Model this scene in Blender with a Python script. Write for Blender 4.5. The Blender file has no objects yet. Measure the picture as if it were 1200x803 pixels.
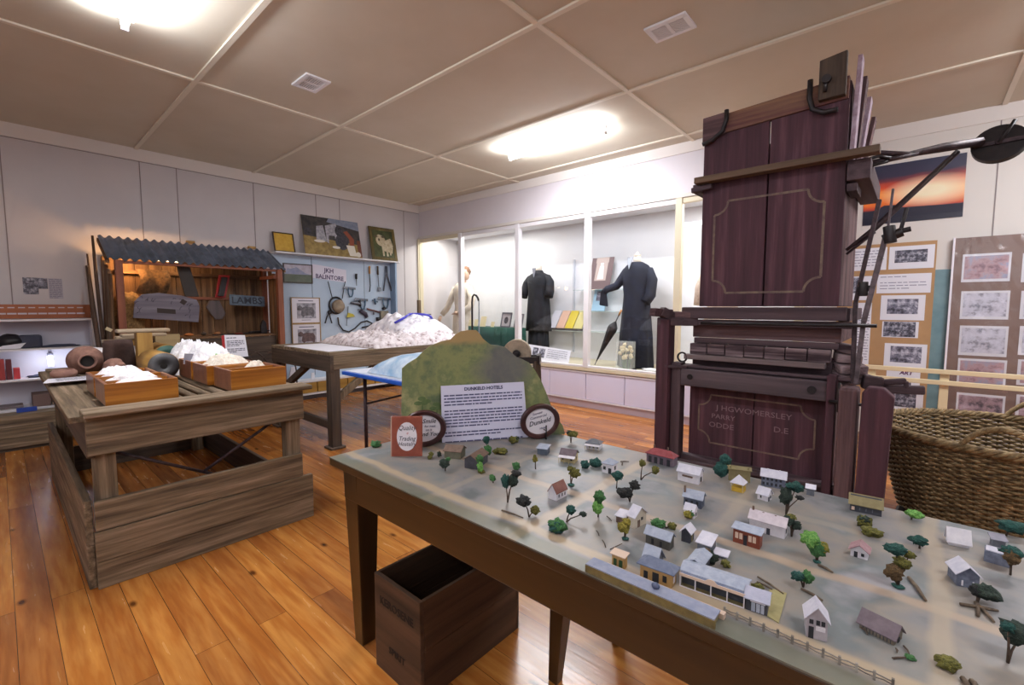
import bpy, bmesh, math, random
from math import sin, cos, pi
from mathutils import Vector, Matrix, noise
random.seed(7)
S = bpy.context.scene
COL = S.collection
# ---------------------------------------------------------------- camera
CAMP = Vector((6.4678, -4.8991, 1.2764)); PIT = 0.0779; YAW = 0.7246; FPX = 533.89
FW = Vector((-sin(YAW)*cos(PIT), cos(YAW)*cos(PIT), -sin(PIT)))
RT = Vector((cos(YAW), sin(YAW), 0)); UP = RT.cross(FW)
cam = bpy.data.objects.new('camera', bpy.data.cameras.new('camera')); COL.objects.link(cam)
cam.data.sensor_width = 36; cam.data.lens = 36*FPX/1200; cam.data.clip_start = .02
M = Matrix((RT, UP, -FW)).transposed().to_4x4(); M.translation = CAMP
cam.matrix_world = M; S.camera = cam
def at(px, py, ax, v):
    """point of the plane ax = v seen at photo pixel px, py"""
    i = 'xyz'.index(ax); d = FW + RT*((px-600)/FPX) - UP*((py-401.5)/FPX)
    return CAMP + d*((v-CAMP[i])/d[i])
def depth(p): return (Vector(p)-CAMP).dot(FW)
# ---------------------------------------------------------------- materials
def lin(c):
    if isinstance(c, str):
        c = c.lstrip('#'); c = [int(c[i:i+2], 16)/255 for i in (0, 2, 4)]
    return tuple((x/12.92 if x <= .04045 else ((x+.055)/1.055)**2.4) for x in c[:3]) + (1,)
_mc = {}
def mat(name, c1, c2=None, rough=.6, metal=0, sc=8, st=(1, 1, 1), bump=0, spec=.5, em=0, coat=0, det=4, lo=.35, hi=.65, c3=None, trans=0, sub=0):
    if name in _mc: return _mc[name]
    m = bpy.data.materials.new(name); m.use_nodes = True; nt = m.node_tree; N = nt.nodes; L = nt.links
    b = N['Principled BSDF']; b.inputs['Roughness'].default_value = rough; b.inputs['Metallic'].default_value = metal
    b.inputs['Specular IOR Level'].default_value = spec; b.inputs['Coat Weight'].default_value = coat; b.inputs['Coat Roughness'].default_value = .08
    b.inputs['Base Color'].default_value = lin(c1)
    if trans: b.inputs['Transmission Weight'].default_value = trans
    if c2 or bump:
        tc = N.new('ShaderNodeTexCoord'); mp = N.new('ShaderNodeMapping'); mp.inputs['Scale'].default_value = st
        no = N.new('ShaderNodeTexNoise'); no.inputs['Scale'].default_value = sc; no.inputs['Detail'].default_value = det; no.inputs['Roughness'].default_value = .62
        L.new(tc.outputs['Object'], mp.inputs[0]); L.new(mp.outputs[0], no.inputs['Vector'])
        if c2:
            r = N.new('ShaderNodeValToRGB'); r.color_ramp.elements[0].position = lo; r.color_ramp.elements[1].position = hi
            r.color_ramp.elements[0].color = lin(c1); r.color_ramp.elements[1].color = lin(c2)
            if c3:
                e = r.color_ramp.elements.new((lo+hi)/2); e.color = lin(c3)
            L.new(no.outputs['Fac'], r.inputs[0]); L.new(r.outputs[0], b.inputs['Base Color'])
        if bump:
            bu = N.new('ShaderNodeBump'); bu.inputs['Strength'].default_value = bump; bu.inputs['Distance'].default_value = .01
            L.new(no.outputs['Fac'], bu.inputs['Height']); L.new(bu.outputs[0], b.inputs['Normal'])
    if em:
        b.inputs['Emission Color'].default_value = lin(c1); b.inputs['Emission Strength'].default_value = em
    _mc[name] = m; return m
def wood(name, c1, c2, ax='x', sc=14, rough=.7, bump=.35, coat=0, lo=.3, hi=.7, c3=None):
    st = {'x': (.045, 1, 1), 'y': (1, .045, 1), 'z': (1, 1, .045)}[ax]
    return mat(name+'_'+ax, c1, c2, rough, 0, sc, st, bump, .4, 0, coat, 6, lo, hi, c3)
def nodes_mat(name, rough=.5):
    m = bpy.data.materials.new(name); m.use_nodes = True
    b = m.node_tree.nodes['Principled BSDF']; b.inputs['Roughness'].default_value = rough
    _mc[name] = m; return m, m.node_tree.nodes, m.node_tree.links, b
# ---------------------------------------------------------------- mesh builder
def rotm(rx=0, ry=0, rz=0):
    return (Matrix.Rotation(rz, 3, 'Z') @ Matrix.Rotation(ry, 3, 'Y') @ Matrix.Rotation(rx, 3, 'X'))
def bevel_mod(o, w, seg=2):
    b = o.modifiers.new('bevel', 'BEVEL'); b.width = w; b.segments = seg; b.limit_method = 'ANGLE'; b.angle_limit = .6
def wmat(o):
    m = Matrix.Identity(4)
    while o:
        m = Matrix.Translation(o.location) @ o.rotation_euler.to_matrix().to_4x4() @ m; o = o.parent
    return m
class MB:
    def __init__(s): s.v = []; s.f = []; s.mi = []; s.sm = []
    def add(s, vs, fs, m=0, smooth=False):
        k = len(s.v); s.v += [Vector(v) for v in vs]
        for f in fs: s.f.append([i+k for i in f]); s.mi.append(m); s.sm.append(smooth)
        return s
    def box(s, c, d, R=None, m=0):
        c = Vector(c); vs = []
        for z in (-.5, .5):
            for x, y in ((-.5, -.5), (.5, -.5), (.5, .5), (-.5, .5)):
                p = Vector((x*d[0], y*d[1], z*d[2])); vs.append(c + (R @ p if R else p))
        return s.add(vs, [(3, 2, 1, 0), (4, 5, 6, 7), (0, 1, 5, 4), (1, 2, 6, 5), (2, 3, 7, 6), (3, 0, 4, 7)], m)
    def bb(s, x0, x1, y0, y1, z0, z1, m=0):
        return s.box(((x0+x1)/2, (y0+y1)/2, (z0+z1)/2), (abs(x1-x0), abs(y1-y0), abs(z1-z0)), None, m)
    def beam(s, a, b, w, h, m=0, up=(0, 0, 1), w2=None, h2=None):
        a = Vector(a); b = Vector(b); d = (b-a).normalized(); u = Vector(up)
        if abs(d.dot(u)) > .97: u = Vector((1, 0, 0)) if abs(d.x) < .9 else Vector((0, 1, 0))
        r = d.cross(u).normalized(); u = r.cross(d); w2 = w2 or w; h2 = h2 or h
        vs = [a-r*w/2-u*h/2, a+r*w/2-u*h/2, a+r*w/2+u*h/2, a-r*w/2+u*h/2, b-r*w2/2-u*h2/2, b+r*w2/2-u*h2/2, b+r*w2/2+u*h2/2, b-r*w2/2+u*h2/2]
        return s.add(vs, [(0, 1, 2, 3), (7, 6, 5, 4), (0, 4, 5, 1), (1, 5, 6, 2), (2, 6, 7, 3), (3, 7, 4, 0)], m)
    def quad(s, *p, m=0): return s.add(p, [tuple(range(len(p)))], m)
    def prism(s, pts, O, X, Y, Z, t, m=0):
        """2-D outline pts in plane O + X*u + Y*v, thickness t along Z"""
        O, X, Y, Z = map(Vector, (O, X, Y, Z)); n = len(pts)
        a = [O + X*p[0] + Y*p[1] for p in pts]; b = [p + Z*t for p in a]
        return s.add(a+b, [tuple(range(n))[::-1], tuple(range(n, 2*n))] + [(i, (i+1) % n, n+(i+1) % n, n+i) for i in range(n)], m)
    def cyl(s, a, b, r0, r1=None, n=16, m=0, caps=True, smooth=True):
        return s.tube([a, b], [r0, r0 if r1 is None else r1], n, m, caps, smooth)
    def tube(s, path, r, n=8, m=0, caps=True, smooth=True, closed=False):
        P = [Vector(p) for p in path]; k = len(P)
        if not hasattr(r, '__len__'): r = [r]*k
        vs = []; pu = None
        for i in range(k):
            if closed: d = P[(i+1) % k]-P[i-1]
            else: d = P[min(i+1, k-1)]-P[max(i-1, 0)]
            d = d.normalized() if d.length > 1e-9 else Vector((0, 0, 1))
            if pu is None: pu = Vector((0, 0, 1)) if abs(d.z) < .9 else Vector((1, 0, 0))
            q = d.cross(pu)
            if q.length < 1e-6: q = d.orthogonal()
            q.normalize(); pu = q.cross(d)
            for j in range(n):
                a = 2*pi*j/n; vs.append(P[i] + (q*cos(a) + pu*sin(a))*r[i])
        fs = []
        for i in range(k if closed else k-1):
            for j in range(n):
                a = i*n+j; b = i*n+(j+1) % n; c = ((i+1) % k)*n
                fs.append((a, b, c+(j+1) % n, c+j))
        base = len(s.v); s.add(vs, fs, m, smooth)
        if caps and not closed:
            s.f += [[base+j for j in range(n)][::-1], [base+(k-1)*n+j for j in range(n)]]; s.mi += [m, m]; s.sm += [False, False]
        return s
    def lathe(s, c, prof, n=24, m=0, ax='z', sx=1, sy=1, caps=True):
        c = Vector(c); vs = []
        for r, z in prof:
            for j in range(n):
                a = 2*pi*j/n; p = (r*cos(a)*sx, r*sin(a)*sy, z)
                if ax == 'y': p = (p[0], -p[2], p[1])
                if ax == 'x': p = (p[2], p[0], p[1])
                vs.append(c+Vector(p))
        fs = [(i*n+j, i*n+(j+1) % n, (i+1)*n+(j+1) % n, (i+1)*n+j) for i in range(len(prof)-1) for j in range(n)]
        base = len(s.v); s.add(vs, fs, m, True)
        if caps:
            k = len(prof); s.f += [[base+j for j in range(n)][::-1], [base+(k-1)*n+j for j in range(n)]]; s.mi += [m, m]; s.sm += [False, False]
        return s
    def loft(s, rings, n=20, m=0, caps=True):
        """rings: (center, rx, ry[, angle about z])"""
        vs = []
        for q in rings:
            c = Vector(q[0]); a0 = q[3] if len(q) > 3 else 0
            for j in range(n):
                a = 2*pi*j/n; x = q[1]*cos(a); y = q[2]*sin(a)
                vs.append(c + Vector((x*cos(a0)-y*sin(a0), x*sin(a0)+y*cos(a0), 0)))
        fs = [(i*n+j, i*n+(j+1) % n, (i+1)*n+(j+1) % n, (i+1)*n+j) for i in range(len(rings)-1) for j in range(n)]
        base = len(s.v); s.add(vs, fs, m, True)
        if caps:
            k = len(rings); s.f += [[base+j for j in range(n)][::-1], [base+(k-1)*n+j for j in range(n)]]; s.mi += [m, m]; s.sm += [True, True]
        return s
    def blob(s, c, rad, sub=2, amp=.25, fr=2.5, m=0, seed=0, flat=None):
        c = Vector(c); bm = bmesh.new(); bmesh.ops.create_icosphere(bm, subdivisions=sub, radius=1)
        rr = rad if hasattr(rad, '__len__') else (rad,)*3
        vs = []
        for v in bm.verts:
            k = 1 + amp*noise.noise(v.co*fr + Vector((seed*3.1, seed*1.7, seed)))*1.6
            p = Vector((v.co.x*rr[0]*k, v.co.y*rr[1]*k, v.co.z*rr[2]*k))
            if flat is not None: p.z = max(p.z, flat)
            vs.append(c+p)
        s.add(vs, [[v.index for v in f.verts] for f in bm.faces], m, True); bm.free(); return s
    def grid(s, fn, nu, nv, m=0, smooth=True, cu=False, cv=False):
        vs = [fn(i/(nu if cu else nu-1), j/(nv if cv else nv-1)) for i in range(nu) for j in range(nv)]
        fs = [(i*nv+j, ((i+1) % nu)*nv+j, ((i+1) % nu)*nv+(j+1) % nv, i*nv+(j+1) % nv) for i in range(nu if cu else nu-1) for j in range(nv if cv else nv-1)]
        return s.add(vs, fs, m, smooth)
    def build(s, name, mats, parent=None, bev=0, world=True, tagd=None, recalc=True):
        if not isinstance(mats, (list, tuple)): mats = [mats]
        me = bpy.data.meshes.new(name); V = s.v; loc = Vector((0, 0, 0))
        if parent is not None:
            if world:
                W = wmat(parent).inverted(); V = [W @ v for v in V]
        else:
            lo = Vector([min(v[i] for v in V) for i in range(3)]); hi = Vector([max(v[i] for v in V) for i in range(3)])
            loc = Vector(((lo.x+hi.x)/2, (lo.y+hi.y)/2, lo.z)); V = [v-loc for v in V]
        me.from_pydata([tuple(v) for v in V], [], s.f)
        for m in mats: me.materials.append(m)
        me.polygons.foreach_set('material_index', s.mi); me.polygons.foreach_set('use_smooth', s.sm)
        if recalc:
            bm = bmesh.new(); bm.from_mesh(me); bmesh.ops.recalc_face_normals(bm, faces=bm.faces); bm.to_mesh(me); bm.free()
        me.update(); o = bpy.data.objects.new(name, me); COL.objects.link(o); o.location = loc
        if parent is not None: o.parent = parent
        if bev: bevel_mod(o, bev)
        if tagd: tag(o, *tagd)
        return o
def tag(o, label, cat, group=None, kind=None):
    o['label'] = label; o['category'] = cat
    if group: o['group'] = group
    if kind: o['kind'] = kind
    return o
def thing(name, label, cat, loc, rz=0, group=None):
    o = bpy.data.objects.new(name, None); COL.objects.link(o); o.location = loc; o.rotation_euler = (0, 0, rz); o.empty_display_size = .1
    return tag(o, label, cat, group)
def struct(mb, name, mats, parent=None, bev=0):
    o = mb.build(name, mats, parent, bev)
    if parent is None: o['kind'] = 'structure'
    return o
def dup(root, loc, rz=0, label=None):
    def cp(o, par):
        c = o.copy(); COL.objects.link(c); c.parent = par
        for ch in [x for x in bpy.data.objects if x.parent == o]: cp(ch, c)
        return c
    r = cp(root, None); r.location = loc; r.rotation_euler = (0, 0, rz)
    if label: r['label'] = label
    return r
def mix(a, b, t): return Vector(a)*(1-t) + Vector(b)*t
def txt(s, size, O, X, Y, m, parent, name='lettering', sx=1, ext=.0006, align='CENTER', bold=0, shear=0):
    c = bpy.data.curves.new('t', 'FONT'); c.body = s; c.size = size; c.align_x = align; c.align_y = 'CENTER'; c.extrude = ext; c.offset = bold; c.shear = shear; c.resolution_u = 2
    o = bpy.data.objects.new('t', c); COL.objects.link(o); bpy.context.view_layer.update()
    me = bpy.data.meshes.new_from_object(o.evaluated_get(bpy.context.evaluated_depsgraph_get())); bpy.data.objects.remove(o)
    X = Vector(X).normalized(); Y = Vector(Y).normalized(); Z = X.cross(Y)
    W = wmat(parent).inverted()
    for v in me.vertices:
        v.co = W @ (Vector(O) + X*(v.co.x*sx) + Y*v.co.y + Z*v.co.z)
    me.materials.clear(); me.materials.append(m)
    q = bpy.data.objects.new(name, me); COL.objects.link(q); q.parent = parent
    return q
X3 = Vector((1, 0, 0)); Y3 = Vector((0, 1, 0)); Z3 = Vector((0, 0, 1))
# common materials
WHITE = mat('white_paint', '#e9e7ea', '#dfdde2', .5, sc=2)
PAPER = mat('paper', '#e6e6f0', rough=.6)
INK = mat('ink', '#3a3a55', rough=.7)
BLACK = mat('black_metal', '#1c1a1e', '#2c2628', .45, metal=.3, sc=30)
DARKIRON = mat('dark_iron', '#2a2024', '#46343a', .55, metal=.4, sc=40, bump=.3)
def text_lines(mb, O, X, Y, w, rows, lh, m, seed=0, breaks=(), th=.45, gap=.35):
    """rows of word-length dashes: print too small to read"""
    rn = random.Random(seed); X = Vector(X).normalized(); Y = Vector(Y).normalized(); Z = X.cross(Y)
    for r in range(rows):
        if r in breaks: continue
        x = 0; y = -r*lh; end = w*(rn.uniform(.5, .8) if (r+1 in breaks or r == rows-1) else 1)
        while x < end:
            l = rn.uniform(1.2, 4.5)*lh*.55
            l = min(l, end-x)
            if l > .002*0+lh*.2:
                a = Vector(O)+X*x+Y*(y-lh*th/2)+Z*.0004
                mb.quad(a, a+X*l, a+X*l+Y*lh*th, a+Y*lh*th, m=m)
            x += l+lh*gap
# ---------------------------------------------------------------- floor
fm, N, L, B = nodes_mat('polished_pine_boards', .22)
tc = N.new('ShaderNodeTexCoord')
br = N.new('ShaderNodeTexBrick'); br.inputs['Scale'].default_value = 1; br.inputs['Brick Width'].default_value = 2.3; br.inputs['Row Height'].default_value = .108
br.inputs['Mortar Size'].default_value = .0011; br.inputs['Mortar Smooth'].default_value = .2; br.inputs['Color1'].default_value = (0, 0, 0, 1); br.inputs['Color2'].default_value = (1, 1, 1, 1); br.offset = .37
L.new(tc.outputs['Object'], br.inputs['Vector'])
mp = N.new('ShaderNodeMapping'); mp.inputs['Scale'].default_value = (.5, 5, 1)
addv = N.new('ShaderNodeVectorMath'); addv.operation = 'MULTIPLY_ADD'; addv.inputs[1].default_value = (0, 0, 5); 
sep = N.new('ShaderNodeCombineXYZ'); L.new(br.outputs['Color'], sep.inputs[2])
scl = N.new('ShaderNodeVectorMath'); scl.operation = 'SCALE'; scl.inputs['Scale'].default_value = 30; L.new(sep.outputs[0], scl.inputs[0])
ad = N.new('ShaderNodeVectorMath'); L.new(tc.outputs['Object'], ad.inputs[0]); L.new(scl.outputs[0], ad.inputs[1]); L.new(ad.outputs[0], mp.inputs[0])
wn = N.new('ShaderNodeTexNoise'); wn.inputs['Scale'].default_value = 2.4; wn.inputs['Detail'].default_value = 3; wn.inputs['Distortion'].default_value = 1.8; L.new(mp.outputs[0], wn.inputs['Vector'])
gr = N.new('ShaderNodeTexNoise'); gr.inputs['Scale'].default_value = 7; gr.inputs['Detail'].default_value = 6; L.new(mp.outputs[0], gr.inputs['Vector'])
r1 = N.new('ShaderNodeValToRGB'); cr = r1.color_ramp; cr.elements[0].color = lin('#84502a'); cr.elements[0].position = .2; cr.elements[1].color = lin('#c98a42'); cr.elements[1].position = .8
e = cr.elements.new(.5); e.color = lin('#a96d34')
mx = N.new('ShaderNodeMix'); mx.data_type = 'FLOAT'; mx.inputs[0].default_value = .5; L.new(br.outputs['Color'], mx.inputs[2]); L.new(wn.outputs['Fac'], mx.inputs[3]); L.new(mx.outputs[0], r1.inputs[0])
# grain darkening
r2 = N.new('ShaderNodeValToRGB'); r2.color_ramp.elements[0].position = .38; r2.color_ramp.elements[0].color = lin('#cda27c'); r2.color_ramp.elements[1].position = .6; r2.color_ramp.elements[1].color = (1, 1, 1, 1); L.new(gr.outputs['Fac'], r2.inputs[0])
m1 = N.new('ShaderNodeMix'); m1.data_type = 'RGBA'; m1.blend_type = 'MULTIPLY'; m1.inputs[0].default_value = .55; L.new(r1.outputs[0], m1.inputs[6]); L.new(r2.outputs[0], m1.inputs[7])
# knots
vo = N.new('ShaderNodeTexVoronoi'); vo.inputs['Scale'].default_value = 3.6; vo.inputs['Randomness'].default_value = 1
mk = N.new('ShaderNodeMapping'); mk.inputs['Scale'].default_value = (.75, 1.5, 1); L.new(tc.outputs['Object'], mk.inputs[0]); L.new(mk.outputs[0], vo.inputs['Vector'])
r3 = N.new('ShaderNodeValToRGB'); r3.color_ramp.elements[0].position = .035; r3.color_ramp.elements[0].color = lin('#4a2208'); r3.color_ramp.elements[1].position = .1; r3.color_ramp.elements[1].color = (1, 1, 1, 1); L.new(vo.outputs['Distance'], r3.inputs[0])
m2 = N.new('ShaderNodeMix'); m2.data_type = 'RGBA'; m2.blend_type = 'MULTIPLY'; m2.inputs[0].default_value = .85; L.new(m1.outputs[2], m2.inputs[6]); L.new(r3.outputs[0], m2.inputs[7])
m3 = N.new('ShaderNodeMix'); m3.data_type = 'RGBA'; m3.inputs[7].default_value = lin('#4a2a14'); L.new(br.outputs['Fac'], m3.inputs[0]); L.new(m2.outputs[2], m3.inputs[6]); L.new(m3.outputs[2], B.inputs['Base Color'])
rr = N.new('ShaderNodeMapRange'); rr.inputs[3].default_value = .14; rr.inputs[4].default_value = .34; L.new(gr.outputs['Fac'], rr.inputs[0]); L.new(rr.outputs[0], B.inputs['Roughness'])
bu = N.new('ShaderNodeBump'); bu.inputs['Strength'].default_value = .12; bu.inputs['Distance'].default_value = .004; L.new(wn.outputs['Fac'], bu.inputs['Height']); L.new(bu.outputs[0], B.inputs['Normal'])
XR, YN, H = 9.2, -7.6, 3.0
struct(MB().bb(-.1, XR, YN, 1.0, -.08, 0), 'floor', fm)
CEIL = mat('ceiling_paint', '#d4ccbc', '#cdc4b2', .75, sc=1.2)
BAT = mat('ceiling_batten_paint', '#e4dccb', rough=.5)
struct(MB().bb(-.1, XR, YN, 1.0, H, H+.08), 'ceiling', CEIL)
n = 0
for x in (2.262, 4.652, 6.941-.0):
    n += 1; struct(MB().bb(x-.017, x+.017, YN, .88 if x > 6 else 0, H-.012, H), 'trim_%d' % n, BAT)
for y in (-.226, -1.4537, -2.6155, -3.79, -4.97, -6.15):
    n += 1; struct(MB().bb(0, XR, y-.017, y+.017, H-.013, H), 'trim_%d' % n, BAT)
WALL = mat('wall_paint', '#cfcbce', '#c9c5c9', .6, sc=1.5)
WALLB = mat('bulkhead_paint', '#dcd6dc', '#d8d2d8', .6, sc=1.5)
GROOVE = mat('wall_joint', '#8d8384', rough=.8)
CREAM = mat('cream_joinery', '#ddd3b8', '#d5cbb0', .45, sc=3)
struct(MB().bb(-.1, 0, YN, 1.0, 0, H), 'wall_left', WALL)
g = MB()
for y in (-4.79, -3.765, -3.43, -2.615, -1.80, -1.445, -.315): g.bb(0, .003, y-.004, y+.004, .05, H-.13)
g.bb(0, .003, YN, 0, H-.137, H-.131)
struct(g, 'trim_left_joints', GROOVE)
struct(MB().bb(0, .016, YN, 0, H-.13, H), 'trim_cornice_left', mat('cornice', '#e2dcd8', rough=.6))
struct(MB().bb(0, .02, YN, 0, 0, .12), 'baseboard_left', mat('dark_skirting', '#3a3336', rough=.5))
# back wall: the bulkhead over the show case, returns and the recessed part to the right
XE = 5.72
struct(MB().bb(0, XE, 0, .08, 2.46, H), 'wall_back', WALLB)
struct(MB().bb(XE-.08, XE, .03, .9, 0, H), 'wall_case_end', WALLB)
struct(MB().bb(0, XR, .9, 1.0, 0, H), 'wall_back_right', mat('recess_wall_paint', '#dcd7d2', rough=.6))
g = MB()
for x in (5.9, 6.93, 7.55, 8.4): g.bb(x-.004, x+.004, .896, .9, .05, H-.13)
struct(g, 'trim_back_joints', GROOVE)
struct(MB().bb(XE, XR, .885, .9, H-.13, H).bb(0, XE, -.015, 0, H-.11, H), 'trim_cornice_back', mat('cornice2', '#e6e0dc', rough=.6))
struct(MB().bb(XR, XR+.1, YN, 1.0, 0, H), 'wall_right', WALL)
struct(MB().bb(-.1, XR+.1, YN-.1, YN, 0, H), 'wall_front', WALL)
# ---------------------------------------------------------------- show case
CASE = mat('case_interior', '#e8e9ee', '#e2e4ea', .7, sc=2)
LILAC = mat('lilac_cupboard', '#dedef8', rough=.45)
struct(MB().bb(.02, XE-.08, .86, .9, .5, 2.5), 'wall_case_back', CASE)
struct(MB().bb(.02, XE-.08, .08, .88, 2.5, 2.54), 'ceiling_case', CASE)
struct(MB().bb(.0, XE, -.02, .9, .47, .515), 'trim_case_ledge', CREAM, bev=.004)
cb = thing('base_cupboard', 'low lilac white cupboards running beneath the lit glass show case', 'cupboard', (2.8, .0, 0))
MB().bb(.02, XE-.10, .03, .84, .0, .468).build('carcass', mat('cupboard_shadow', '#8a8490', rough=.7), cb)
MB().bb(.02, XE-.09, .0, .06, .0, .085).build('kickboard', mat('kick', '#b4a6b4', rough=.5), cb)
MB().bb(.02, XE-.09, -.012, .02, .09, .105).bb(.02, XE-.09, -.012, .02, .445, .46).build('edge_strip', mat('edge_strip', '#f0eef8', rough=.4), cb)
xs = [.03, .62, 1.1, 1.66, 2.24, 2.81, 3.38, 3.92, 4.50, 5.06, 5.6]
for a, b in zip(xs[:-1], xs[1:]): MB().bb(a+.004, b-.004, -.004, .02, .11, .44).build('door', LILAC, cb, .003)
MAIN = [.0, 1.05, 2.24, 3.38, 4.52, 5.66]
# glass
gm = bpy.data.materials.new('case_glass'); gm.use_nodes = True; nt = gm.node_tree; nt.nodes.clear()
o_ = nt.nodes.new('ShaderNodeOutputMaterial'); t_ = nt.nodes.new('ShaderNodeBsdfTransparent'); g_ = nt.nodes.new('ShaderNodeBsdfGlossy'); g_.inputs['Roughness'].default_value = .02
mxs = nt.nodes.new('ShaderNodeMixShader'); mxs.inputs[0].default_value = .03
nt.links.new(t_.outputs[0], mxs.inputs[1]); nt.links.new(g_.outputs[0], mxs.inputs[2]); nt.links.new(mxs.outputs[0], o_.inputs[0])
GLASS = gm
k = 0
for a, b in zip(MAIN[:-1], MAIN[1:]):
    k += 1
    wdw = bpy.data.objects.new('window_%d' % k, None); COL.objects.link(wdw); wdw.location = ((a+b)/2, 0, .515); wdw['kind'] = 'structure'
    f = MB(); w0 = .035
    f.bb(a-w0, a+w0, -.025, .05, .515, 2.46); f.bb(a+w0, b-w0, -.012, .04, 2.375, 2.43); f.bb(a+w0, b-w0, -.015, .04, .515, .54)
    if k == 5: f.bb(b-w0, b+w0, -.025, .05, .515, 2.46)
    f.build('window_frame', CREAM if k in (1, 5) else WHITE, wdw, .004)
    MB().bb(a+w0, b-w0, .008, .012, .54, 2.375).build('pane', GLASS, wdw)
struct(MB().bb(0, XE, -.028, .0, 2.43, 2.46).bb(0, XE, -.018, 0, 2.46, 2.475), 'trim_case_header', mat('header', '#d8d2cc', rough=.5), bev=.003)
struct(MB().bb(.0, .03, -.05, -.028, 0, 2.43), 'trim_corner_post', CREAM)
# lights in case
def area(name, loc, sx, sy, en, col=(1, 1, 1), rot=(0, 0, 0), spread=pi):
    d = bpy.data.lights.new(name, 'AREA'); d.shape = 'RECTANGLE'; d.size = sx; d.size_y = sy; d.energy = en; d.color = col; d.spread = spread
    o = bpy.data.objects.new(name, d); COL.objects.link(o); o.location = loc; o.rotation_euler = rot; return o
def pt(name, loc, en, col=(1, 1, 1), r=.03):
    d = bpy.data.lights.new(name, 'POINT'); d.energy = en; d.color = col; d.shadow_soft_size = r
    o = bpy.data.objects.new(name, d); COL.objects.link(o); o.location = loc; return o
area('case_lamp_light', (.9, .3, 2.47), 1.5, .15, 24, (1, .97, .88))
area('case_lamp_light', (1.9, .3, 2.47), .8, .15, 9, (1, .98, .92))
area('case_lamp_light', (3.9, .35, 2.47), 2.6, .15, 13, (.95, .97, 1))
area('case_lamp_light', (5.1, .35, 2.47), .8, .15, 18, (1, .97, .88))
# ---------------------------------------------------------------- ceiling fittings
TUBE = mat('lit_tube', '#f4f6ff', em=9)
EM = mat('fitting_white', '#eeeef4', rough=.4)
fl = []
def fitting(x0, x1, y, label, e):
    t = thing('fluorescent_light', label, 'ceiling light', ((x0+x1)/2, y, H-.1), 0, None)
    MB().bb(x0+.03, x1-.03, y-.045, y+.045, H-.05, H).build('batten_housing', EM, t, .008)
    MB().cyl((x0+.02, y, H-.075), (x1-.02, y, H-.075), .016, n=12).build('tube', TUBE, t)
    for x in (x0+.01, x1-.01): MB().bb(x-.008, x+.008, y-.018, y+.018, H-.1, H-.02).build('lamp_holder', EM, t)
    area('tube_light', ((x0+x1)/2, y, H-.105), x1-x0-.1, .07, e*.8, (.93, .95, 1))
    o = area('tube_uplight', ((x0+x1)/2, y-.06, H-.07), x1-x0-.0, .22, e*.85, (.93, .95, 1), (pi, 0, 0)); area('tube_sidelight', ((x0+x1)/2, y+.06, H-.09), x1-x0-.1, .05, e*.22, (.93, .95, 1), (pi/2, 0, 0))
    return t
fitting(2.98, 4.2, -1.0, 'lit fluorescent ceiling light above the glass show case', 62)
fitting(2.88, 4.1, -4.3, 'lit fluorescent ceiling light above the wool classing bench', 40)
fitting(7.15, 8.37, -1.0, 'lit fluorescent ceiling light above the photo boards', 66)
fitting(6.95, 8.17, -4.3, 'lit fluorescent ceiling light above the right end of the model table', 30)
fitting(4.9, 6.12, -6.6, 'lit fluorescent ceiling light at the near end of the room', 34)
def vent(c, label):
    c = Vector(c); t = thing('ceiling_vent', label, 'vent', (c.x, c.y, H-.02))
    f = MB(); w, d, b = .26, .19, .03
    f.bb(c.x-w/2, c.x+w/2, c.y-d/2, c.y-d/2+b, H-.014, H).bb(c.x-w/2, c.x+w/2, c.y+d/2-b, c.y+d/2, H-.014, H).bb(c.x-w/2, c.x-w/2+b, c.y-d/2+b, c.y+d/2-b, H-.014, H).bb(c.x+w/2-b, c.x+w/2, c.y-d/2+b, c.y+d/2-b, H-.014, H)
    f.build('frame', EM, t, .003)
    MB().bb(c.x-w/2+b, c.x+w/2-b, c.y-d/2+b, c.y+d/2-b, H-.003, H-.001).build('backing', mat('vent_back', '#9b8f86', rough=.8), t)
    g = MB()
    for i in range(8):
        y = c.y-d/2+b+(d-2*b)*(i+.5)/8
        g.bb(c.x-w/2+b, c.x+w/2-b, y-.004, y+.004, H-.011, H-.004)
    g.bb(c.x-.01, c.x+.01, c.y-d/2+b, c.y+d/2-b, H-.012, H-.004)
    g.build('grille', EM, t)
vent((2.89, -3.19, H), 'white ceiling vent over the left side of the room'); vent((5.24, -2.04, H), 'white ceiling vent above the tall wool press')
area('room_fill_light', (6.0, -7.0, 2.2), 4, 1.5, 17, (.95, .95, 1), (R_ := math.radians(75), 0, 0))
W_ = bpy.data.worlds.new('world'); S.world = W_; W_.use_nodes = True; W_.node_tree.nodes['Background'].inputs[0].default_value = (.8, .82, .9, 1); W_.node_tree.nodes['Background'].inputs[1].default_value = .3
S.view_settings.view_transform = 'Standard'; S.view_settings.look = 'None'; S.view_settings.exposure = 0; S.view_settings.gamma = 1
try:
    S.cycles.max_bounces = 8; S.cycles.diffuse_bounces = 4; S.cycles.glossy_bounces = 3; S.cycles.transparent_max_bounces = 8; S.cycles.sample_clamp_indirect = 4; S.cycles.use_denoising = True; S.cycles.caustics_reflective = False
except Exception: pass
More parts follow.
